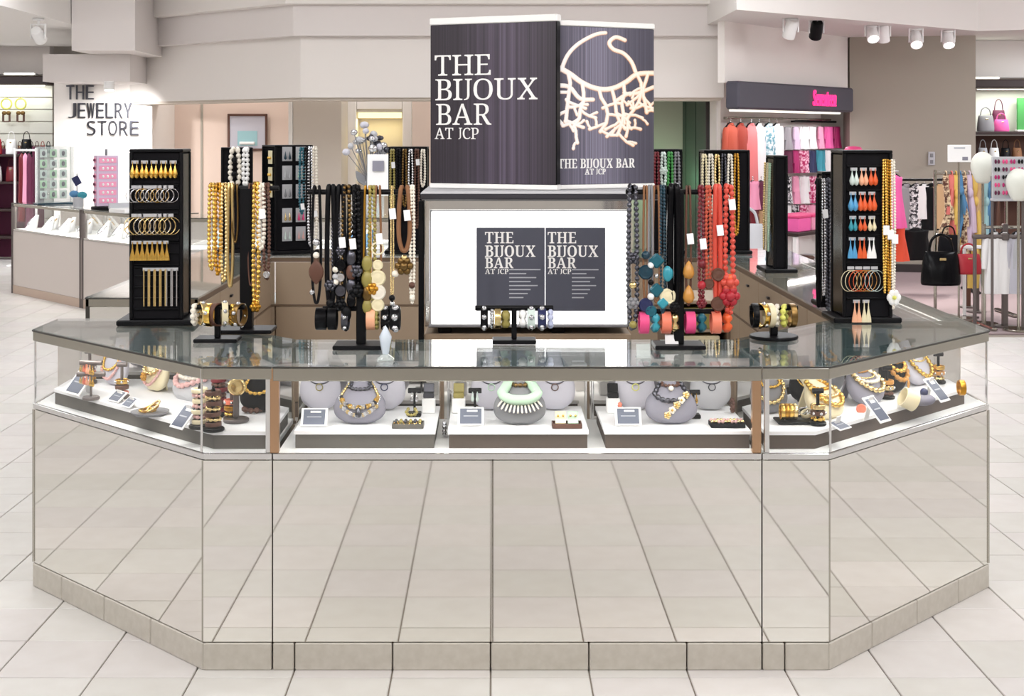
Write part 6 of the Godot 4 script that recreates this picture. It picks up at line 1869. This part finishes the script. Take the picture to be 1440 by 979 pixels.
func make_pink_shop() -> void:
	var q1 := Vector2(at(1019, 0, 14.2).x, 14.2)
	var q2 := Vector2(at(1192, 0, 16.6).x, 16.6)
	var d := (q2 - q1).normalized()
	var yaw := atan2(d.y, d.x)
	var spotat := func(px: float, off: float) -> Vector3:         # a place before the rear wall of the shop, met along the sight line
		var k := (px - CX) / F
		var o: Vector2 = q1 + Vector2(-d.y, d.x) * off
		var s: float = (o.x - k * o.y) / (k * d.y - d.x)
		var r: Vector2 = o + d * s
		return Vector3(r.x, 0, -r.y)
	var rail := thing("wall_rail", "chrome hanging rail along the rear wall of the pink shop", "clothes rack", spotat.call(1100, 0.2), "", yaw)
	part(rail, "bar", rod(0.012, 2.6, 12), "chrome", Vector3(1.3, 1.84, 0), Vector3(0, 0, PI / 2))
	for s in [-1.1, 0.0, 1.1]:
		part(rail, "bracket", bbox(0.02, 0.03, 0.16, 0.004), "chrome", Vector3(s, 1.84, -0.07))
	var cl := [[1027, 1.82, 0.24, 0.95, "rust", "rust coat, outermost by the column, on the pink shop rail"], [1041, 1.82, 0.24, 0.95, "rust_deep", "darker rust coat beside the first one on the pink shop rail"], [1056, 1.82, 0.26, 1.25, "pink_salmon", "long pale pink robe beside the rust coats"], [1067, 1.82, 0.22, 0.8, "white_cloth", "white blouse beside the long pale pink robe"], [1081, 1.82, 0.28, 0.85, "aqua_print", "pale blue patterned dress on the pink shop rail"], [1092, 1.82, 0.24, 0.62, "white_cloth", "white top over grey beside the pale blue dress"]]
	for e in cl:
		var p: Vector3 = spotat.call(e[0], 0.17)
		p.y = e[1]
		garment("coat" if "coat" in e[5] else "dress" if "dress" in e[5] or "robe" in e[5] else "blouse", e[5], "clothing", p, e[2], e[3], 0.14, e[4], "", yaw)
	# peg board with pink and white tops
	for y in [171, 204, 240, 280]:
		var b: Vector3 = spotat.call(1148, 0.24)
		var br := thing("wall_rail", "dark hanging bar in the pink shop over the %s row of tops" % ORD[[171, 204, 240, 280].find(y)], "clothes rack", Vector3(b.x, EYE - (y - HY) * (-b.z) / F, b.z), "", yaw)
		part(br, "bar", rod(0.014, 1.15, 10), "black", Vector3(0.55, 0, 0), Vector3(0, 0, PI / 2))
		for k in [-1, 1]:
			part(br, "bracket", bbox(0.02, 0.02, 0.12, 0.003), "black", Vector3(0.45 * k, 0, -0.06))
	var kinds := [["pink_print", "pink printed"], ["white_cloth", "white"], ["hot_pink_cloth", "bright pink"], ["grey_cloth", "grey"], ["magenta", "magenta"], ["flower_cloth", "black and white"], ["pink_pale", "pale pink"], ["plum", "plum"], ["turquoise", "turquoise"], ["lilac_cloth", "lilac"], ["navy", "navy"]]
	var rows := [[174, [3, 9, 1, 1, 6, 2, 4], 0.3, "top row"], [207, [7, 4, 0, 10, 8, 1, 2], 0.3, "second row"], [243, [5, 6, 1, 0, 4, 9, 6], 0.36, "third row"], [283, [1, 5, 0, 6, 5, 1, 7], 0.36, "fourth row"]]
	for r in rows:
		for i in 7:
			var p: Vector3 = spotat.call(1107 + i * 11.5, 0.2)
			p.y = EYE - (r[0] - HY) * (-p.z) / F
			var kd: Array = kinds[r[1][i]]
			garment("top", "%s top, %s in the %s of the pink shop wall" % [kd[1], ORD[i], r[3]], "clothing", p, 0.15, r[2], 0.1, kd[0], "", yaw + rng.randf_range(-0.3, 0.3), true, 1.15, false)
	for i in 6:
		var p: Vector3 = spotat.call(1058 + (i % 3) * 12, 0.0)
		p.y = EYE - ([250, 290][i / 3] - HY) * (-p.z) / F
		garment("blouse", "%s blouse, %s of the %s group below the hanging dresses" % [["pink flowered", "dark", "white", "red", "pale", "pink"][i], ORD[i % 3], ["upper", "lower"][i / 3]], "clothing", p, 0.2, 0.34, 0.14, ["pink_pale", "plum", "white_cloth", "red_dark", "tan_cloth", "pink"][i], "", yaw, true, 1.1)
	# tables of folded goods and pink boxes
	var p: Vector3 = spotat.call(1118, -0.35)
	var t := thing("display_table", "white display table with pink boxes before the pink shop", "table", p, "", yaw)
	part(t, "tabletop", bbox(0.9, 0.04, 0.5, 0.008), "header_brown", Vector3(0, 0.62, 0))
	for s in [[-1, -1], [1, -1], [1, 1], [-1, 1]]:
		part(t, "leg", bbox(0.05, 0.6, 0.05, 0.006), "white", Vector3(s[0] * 0.4, 0.3, s[1] * 0.2))
	part(t, "shelf", bbox(0.8, 0.03, 0.42, 0.006), "white", Vector3(0, 0.25, 0))
	for i in 2:
		var b := thing("gift_box", ["bright pink box on the white table, nearer the coats", "bright pink box on the white table, nearer the tan wall"][i], "box", p + Basis(Vector3.UP, yaw) * Vector3(-0.2 + i * 0.32, 0.6405, 0.06), "", yaw)
		part(b, "carton", bbox(0.28, 0.14, 0.3, 0.006), ["hot_pink_cloth", "pink_pale"][i], Vector3(0, 0.07, 0))
		part(b, "lid", bbox(0.29, 0.03, 0.31, 0.006), "pink", Vector3(0, 0.156, 0))
	for i in 4:
		var b := thing("folded_top", ["folded cream top at the near end of the white table's shelf", "folded grey top, second on the white table's shelf", "folded brown top, third on the white table's shelf", "folded white top at the far end of the white table's shelf"][i], "clothing", p + Basis(Vector3.UP, yaw) * Vector3(-0.28 + i * 0.19, 0.2655, 0.04), "", yaw)
		part(b, "lower_fold", bbox(0.16, 0.05, 0.24, 0.018), ["cream", "grey_cloth", "brown", "white_cloth"][i], Vector3(0, 0.025, 0))
		part(b, "upper_fold", bbox(0.155, 0.04, 0.22, 0.016), ["cream", "grey_cloth", "brown", "white_cloth"][i], Vector3(0, 0.07, 0))
	p = at(1056, 320, 12.3)
	t = thing("handbag_table", "pale round table with a large grey-green bag, beyond the broad strand tower", "table", Vector3(p.x, 0, -12.6))
	part(t, "tabletop", rod(0.34, 0.04, 28), "white", Vector3(0, 0.5, 0))
	part(t, "pedestal", lathe([[0.2, 0], [0.2, 0.03], [0.05, 0.06], [0.05, 0.5]], 20), "white")
	bag("large grey-green bag with dark handles on the pale round table", Vector3(p.x, 0.5405, -12.6), 0.4, 0.3, 0.2, "grey_light", "", true)
	# hats on top beyond the blue and orange tower
	p = at(1200, 232, 15.4)
	t = thing("hat_stand", "dark stand with a pink hat beyond the blue and orange tower", "hat stand", Vector3(p.x, 0, -15.4))
	part(t, "base", rod(0.2, 0.03, 24), "black")
	part(t, "pole", rod(0.02, 1.38, 12), "black", Vector3(0, 0.03, 0))
	part(t, "head_form", orb(0.09, 0.06, 0.09), "black", Vector3(0, 1.38, 0))
	var hat := thing("hat", "bright pink brimmed hat on the dark stand", "hat", Vector3(p.x, 1.4, -15.4))
	part(hat, "brim", lathe([[0.1, 0.02], [0.2, 0.0], [0.205, 0.006], [0.1, 0.03]], 26), "hot_pink_cloth")
	part(hat, "crown_cap", lathe([[0.1, 0.02], [0.1, 0.09], [0.08, 0.12], [0, 0.13]], 24), "pink")

func mannequin(label: String, p: Vector3, h: float, mt: String) -> Node3D:
	# a dress form on a pole
	var t := thing("dress_form", label, "dress form", p)
	part(t, "foot", rod(0.16, 0.02, 24), "steel")
	part(t, "pole", rod(0.014, h - 0.5, 12), "steel", Vector3(0, 0.02, 0))
	part(t, "torso", loft([[0, 0.15, 0.1], [0.12, 0.16, 0.11], [0.26, 0.11, 0.085], [0.42, 0.15, 0.11], [0.52, 0.15, 0.08], [0.57, 0.06, 0.05], [0.64, 0.045, 0.045]], 24), mt, Vector3(0, h - 0.6, 0))
	return t

func make_clothes() -> void:
	var t: Node3D
	# dresses and tops before the tan wall
	var p := at(1256, 246, 13.2)
	t_stand("garment_stand", "slim pale floor stand holding the bright pink dress", Vector3(p.x, 0.006, -13.2), [[1.3, 0.05]], 0.012, Vector2(0.5, 0.35), "", "grey_light")
	garment("dress", "bright pink and orange long dress on the slim pale stand", "clothing", Vector3(p.x - 0.02, p.y + 0.05, -13.2 + 0.03), 0.22, 0.56, 0.16, "hot_pink_cloth", "", 0.1, false, 1.2)
	garment("dress", "orange red short dress showing below the bright pink one", "clothing", Vector3(p.x + 0.03, at(0, 310, 13.2).y, -13.3), 0.26, 0.4, 0.16, "orange_cloth", "", 0.0, false, 1.1)
	p = at(1286, 250, 14.0)
	rack("black wall-side rack with black tops and shorts", Vector3(at(1306, 0, 14.4).x, 0.006, -14.4), 0.46, 1.18, 0.0, "black")
	var tops := [[1274, 0.3, 0.62, "grey_cloth", "grey thin top at the end of the black rack"], [1288, 0.26, 0.6, "flower_cloth", "black and white flowered top on the black rack"], [1299, 0.24, 0.4, "white_cloth", "small white strappy top on the black rack"], [1310, 0.28, 0.52, "black", "black camisole in the middle of the black rack"], [1321, 0.26, 0.5, "tan_cloth", "beige top with black straps on the black rack"]]
	for e in tops:
		garment("top", e[4], "clothing", Vector3(at(e[0], 0, 14.4).x, 1.175, -14.4), e[1] * 0.8, e[2], 0.12, e[3], "", 0.3, false, 1.15)
	garment("shorts", "black shorts clipped under the flowered top", "clothing", Vector3(at(1288, 0, 14.2).x, 0.72, -14.2), 0.3, 0.36, 0.14, "black", "", 0.1, false, 1.1)
	# scarves
	var sx := [[1330, 246, 340, "earth_print", "cream and brown patterned scarf at the end of the scarf rail"], [1338, 244, 330, "salmon_cloth", "salmon scarf, second on the scarf rail"], [1344, 246, 360, "yellow_cloth", "pale yellow long scarf below the salmon one"], [1350, 248, 336, "blue_cloth", "blue scarf tucked behind the yellow one"], [1356, 246, 380, "earth_print", "brown patterned scarf in the middle of the scarf rail"], [1363, 248, 350, "lilac_cloth", "pale lilac scarf with long ends"], [1371, 246, 402, "yellow_cloth", "golden yellow longest scarf"], [1376, 248, 330, "tan_cloth", "tan knotted scarf beside the golden one"], [1386, 252, 410, "aqua_cloth", "pale aqua scarf under the white egg head"], [1392, 252, 350, "blue_cloth", "bright blue scarf beside the aqua one"], [1402, 262, 400, "brown", "brown scarf behind the metal rail"]]
	rack("chrome rail carrying a row of coloured scarves", Vector3(at(1365, 0, 12.6).x, 0.006, -12.6), 0.34, 1.3, 0.0)
	for e in sx:
		var w := at(e[0], e[1], 12.6)
		scarf(e[4], Vector3(w.x, 1.27, -12.6), 0.085, (e[2] - e[1]) * 12.6 / F, e[3], "", sx.find(e) % 3 != 1)
	bag("large black handbag hanging below the yellow scarves", at(1323, 330, 12.2), 0.36, 0.3, 0.18, "black_gloss")
	bag("dark grey studded handbag above the large black one", at(1334, 318, 12.5), 0.2, 0.16, 0.1, "black_matt")
	p = at(1364, 352, 12.4)
	bag_hook("white bracket post carrying the red bag", p)
	bag("red rounded bag on the white bracket post", at(1362, 343, 12.22), 0.24, 0.18, 0.12, "red")
	# sign card, egg heads
	p = at(1351, 217, 12.2)
	t = thing("rack_sign", "white sign card on a pole above the scarf rail", "sign", Vector3(p.x, 0.006, -12.25))
	part(t, "foot", bbox(0.25, 0.02, 0.25, 0.004), "chrome", Vector3(0, 0.01, 0))
	part(t, "pole", rod(0.01, p.y, 10), "chrome")
	part(t, "sheet", bbox(0.21, 0.155, 0.01, 0.003), "white", Vector3(0, p.y, 0.014))
	for k in 2:
		part(t, "print_block", bbox([0.1, 0.05][k], [0.012, 0.03][k], 0.003, 0.001), ["print_grey", "lavender"][k], Vector3([0.0, 0.05][k], p.y + [0.05, -0.045][k], 0.02))
	for k in 2:
		p = at([1382, 1432][k], [238, 262][k], [11.9, 11.55][k])
		t = thing("head_form", ["white egg-shaped head form beside the pink earring panel, farther one", "white egg-shaped head form at the frame edge"][k], "head form", Vector3(p.x, 0.006, p.z))
		part(t, "foot", rod(0.13, 0.02, 24), "chrome")
		part(t, "pole", rod(0.012, p.y - 0.1, 10), "chrome", Vector3(0, 0.02, 0))
		part(t, "head", loft([[-0.13, 0.03, 0.03], [-0.11, 0.06, 0.06], [0.0, 0.1, 0.1], [0.08, 0.09, 0.095], [0.13, 0.05, 0.05], [0.145, 0.01, 0.01]], 24), mat("egg_white", 228, 230, 220, 0.5), Vector3(0, p.y, 0))
	# pink earring panel on posts
	p = at(1418, 282, 11.6)
	t = thing("earring_board", "pale panel of pink and plum earrings on metal posts", "display stand", Vector3(p.x, 0.006, -11.6))
	part(t, "board", bbox(0.28, 0.36, 0.02, 0.004), "grey_light", Vector3(0, p.y + 0.185, 0))
	part(t, "ledge", bbox(0.3, 0.02, 0.08, 0.004), "grey_light", Vector3(0, p.y, 0.02))
	for s in [-1, 1]:
		part(t, "post", rod(0.012, p.y + 0.2, 12), "steel", Vector3(0.13 * s, 0, -0.02))
	for r in 5:
		for c in 4:
			var e := thing("earring_pair", "%s earring pair, %s row down, %s along the pale panel" % [["plum", "pink", "magenta", "black"][(r * 3 + c) % 4], ORD[r], ORD[c]], "earrings", Vector3(p.x - 0.1 + c * 0.066, p.y + 0.33 - r * 0.066, -11.6 + 0.012))
			for s in [-1, 1]:
				part(e, "drop", orb(0.011, 0.02, 0.006, 8), ["plum", "pink", "magenta", "black"][(r * 3 + c) % 4], Vector3(0.013 * s, 0, 0.004))
	# low metal rails in front
	for k in 3:
		p = flat([1361, 1373, 1413][k], 0.006, [13.1, 12.75, 11.75][k])
		t = thing("rail_post", ["brown metal rail post below the red bag", "grey metal rail post beside the red bag", "taller grey metal rail post nearest the camera"][k], "rail post", p)
		part(t, "foot", rod(0.09, 0.015, 20), "steel")
		part(t, "post", bbox(0.045, [0.46, 0.66, 0.88][k], 0.045, 0.005), "brown" if k == 0 else "steel", Vector3(0, [0.24, 0.34, 0.45][k], 0))
	var ra := at(1402, 333, 11.7)
	t = thing("barrier_rail", "horizontal grey metal rail joining the tall post", "rail", Vector3(ra.x, ra.y, -11.7))
	part(t, "bar", rod(0.02, 0.42, 12), "steel", Vector3(0.21, 0, 0.0), Vector3(0, 0, PI / 2))
	part(t, "clamp", bbox(0.06, 0.06, 0.06, 0.008), "steel", Vector3(at(1413, 0, 11.7).x - ra.x, 0, 0))
	part(t, "drop_post", rod(0.016, ra.y - 0.006, 12), "steel", Vector3(-0.19, -ra.y + 0.006, 0))
	# pile of white shirts and shoes at the frame edge
	for i in 4:
		p = at([1398, 1412, 1430, 1440][i], 372, 11.75)
		garment("top", "%s top on the low rack at the frame edge, %s from the scarves" % [["white striped", "white", "black printed white", "white and grey"][i], ORD[i]], "clothing", Vector3(p.x, 0.86, -11.75), 0.2, 0.56, 0.14, ["white_cloth", "white_cloth", "lavender_pale", "grey_light"][i], "", 0.4, true)
	rack("low chrome rack of white tops at the frame edge", Vector3(at(1425, 0, 11.75).x, 0.006, -11.75), 0.26, 0.86)
	# lit shelf unit with handbags
	var Z := 17.2
	var x0 := at(1357, 0, Z).x
	var x1 := at(1480, 0, Z).x
	t = thing("shelf_wall", "white lit shelf unit of handbags beside the tan wall", "shelf unit", Vector3((x0 + x1) / 2, 0, -Z))
	var yb := at(0, 185, Z).y
	var yt := at(0, 124, Z).y
	part(t, "back_panel", bbox(x1 - x0, yt - yb, 0.06, 0.006), "slat_white", Vector3(0, (yt + yb) / 2, -0.2))
	part(t, "head_beam", bbox(x1 - x0 + 0.04, 0.1, 0.5, 0.01), "header_brown", Vector3(0, yt + 0.05, 0))
	part(t, "shelf", bbox(x1 - x0, 0.04, 0.45, 0.006), "header_brown", Vector3(0, yb - 0.02, 0))
	part(t, "lower_panel", bbox(x1 - x0, yb - 0.06, 0.06, 0.006), "brown", Vector3(0, (yb - 0.06) / 2 + 0.008, -0.2))
	for i in 2:
		part(t, "lower_shelf", bbox(x1 - x0, 0.03, 0.42, 0.005), "header_brown", Vector3(0, yb - 0.42 - i * 0.4, 0))
	part(t, "upper_sign_panel", bbox(x1 - x0 - 0.1, 0.5, 0.05, 0.01), "wall_white", Vector3(0.02, yt + 0.38, -0.1))
	var lm := thing("strip_light", "white strip lamp on the beam over the handbag shelf", "strip light", Vector3(at(1378, 0, Z).x, yt + 0.117, -Z + 0.15))
	part(lm, "housing", bbox(0.36, 0.03, 0.1, 0.006), "white")
	part(lm, "tube", bbox(0.32, 0.024, 0.03, 0.006), "cove_glow", Vector3(0, 0.004, 0.062))
	area(lm, Vector3(0, 0.02, 0.08), 0.3, 0.03, 12.0, Color(0.98, 1, 0.92), Vector3(0.5, PI, 0))
	var ul := thing("strip_light", "white strip lamp under the beam over the handbag shelf", "strip light", Vector3((x0 + x1) / 2, yt - 0.012, -Z + 0.1))
	part(ul, "housing", bbox(0.9, 0.014, 0.06, 0.004), "white", Vector3(0, 0.004, 0))
	part(ul, "tube", bbox(0.86, 0.01, 0.04, 0.003), "cove_glow", Vector3(0, -0.008, 0))
	area(ul, Vector3(0, -0.015, 0), 0.84, 0.04, 14.0, Color(0.97, 1, 0.94))
	var bg := [[1386, 0.22, 0.2, "grey_cloth", "grey bag with tall handles on the lit shelf"], [1408, 0.2, 0.15, "hot_pink_cloth", "bright pink bag on the lit shelf"]]
	for e in bg:
		bag(e[4], Vector3(at(e[0], 0, Z - 0.08).x, yb + 0.0005, -Z + 0.08), e[1], e[2], 0.14, e[3], "", true)
	bag("small plum bag behind the bright pink one on the lit shelf", Vector3(at(1408, 0, Z).x, yb + 0.0005, -Z - 0.09), 0.18, 0.27, 0.1, "plum", "", true)
	t = thing("green_panel", "green printed panel standing at the end of the lit shelf", "panel", Vector3(at(1440, 0, Z).x, yb + 0.0005, -Z - 0.05))
	part(t, "board", bbox(0.14, 0.42, 0.03, 0.006), "green", Vector3(0, 0.21, 0))
	part(t, "foot", bbox(0.16, 0.02, 0.1, 0.004), "white", Vector3(0, 0.01, 0))
	for i in 5:
		bag("%s bag, %s on the dark shelf under the lit one" % [["brown", "silver grey", "white", "dark", "tan"][i], ORD[i]], Vector3(at(1364 + i * 16, 0, Z).x, yb - 0.404, -Z + 0.05), 0.13, 0.2, 0.12, ["brown", "grey_light", "white", "black", "cord_brown"][i], "", true)
	# small switch plate on the tan wall
	p = at(1310, 223, 16.38)
	t = thing("wall_switch", "small grey double switch plate on the tan wall", "switch", p)
	part(t, "plate", bbox(0.08, 0.16, 0.012, 0.004), "grey_light")
	for s in [-1, 1]:
		part(t, "rocker", bbox(0.035, 0.045, 0.01, 0.003), "grey", Vector3(0, 0.038 * s, 0.008))

func bag_hook(label: String, p: Vector3) -> Node3D:
	var t := thing("bracket_post", label, "display stand", Vector3(p.x - 0.05, 0.006, -12.4))
	part(t, "foot", bbox(0.2, 0.02, 0.2, 0.004), "steel", Vector3(0, 0.01, 0))
	part(t, "pole", rod(0.016, p.y, 12), "white", Vector3(0, 0.01, 0))
	part(t, "arm", rod(0.01, 0.16, 10), "white", Vector3(0.04, p.y + 0.005, 0), Vector3(PI / 2, 0, 0))
	part(t, "plate", bbox(0.24, 0.03, 0.04, 0.005), "white", Vector3(0.06, p.y + 0.03, 0.08))
	return t

func _ready() -> void:
	rng.seed = 7
	make_view()
	make_materials()
	make_ceiling_lamps()
	make_wall_washers()
	make_floor()
	make_shell()
	make_spots()
	make_island()
	make_tower()
	make_front_goods()
	make_angled_goods()
	make_towers()
	make_jewelry_shop()
	make_side_shop()
	make_pink_shop()
	make_clothes()
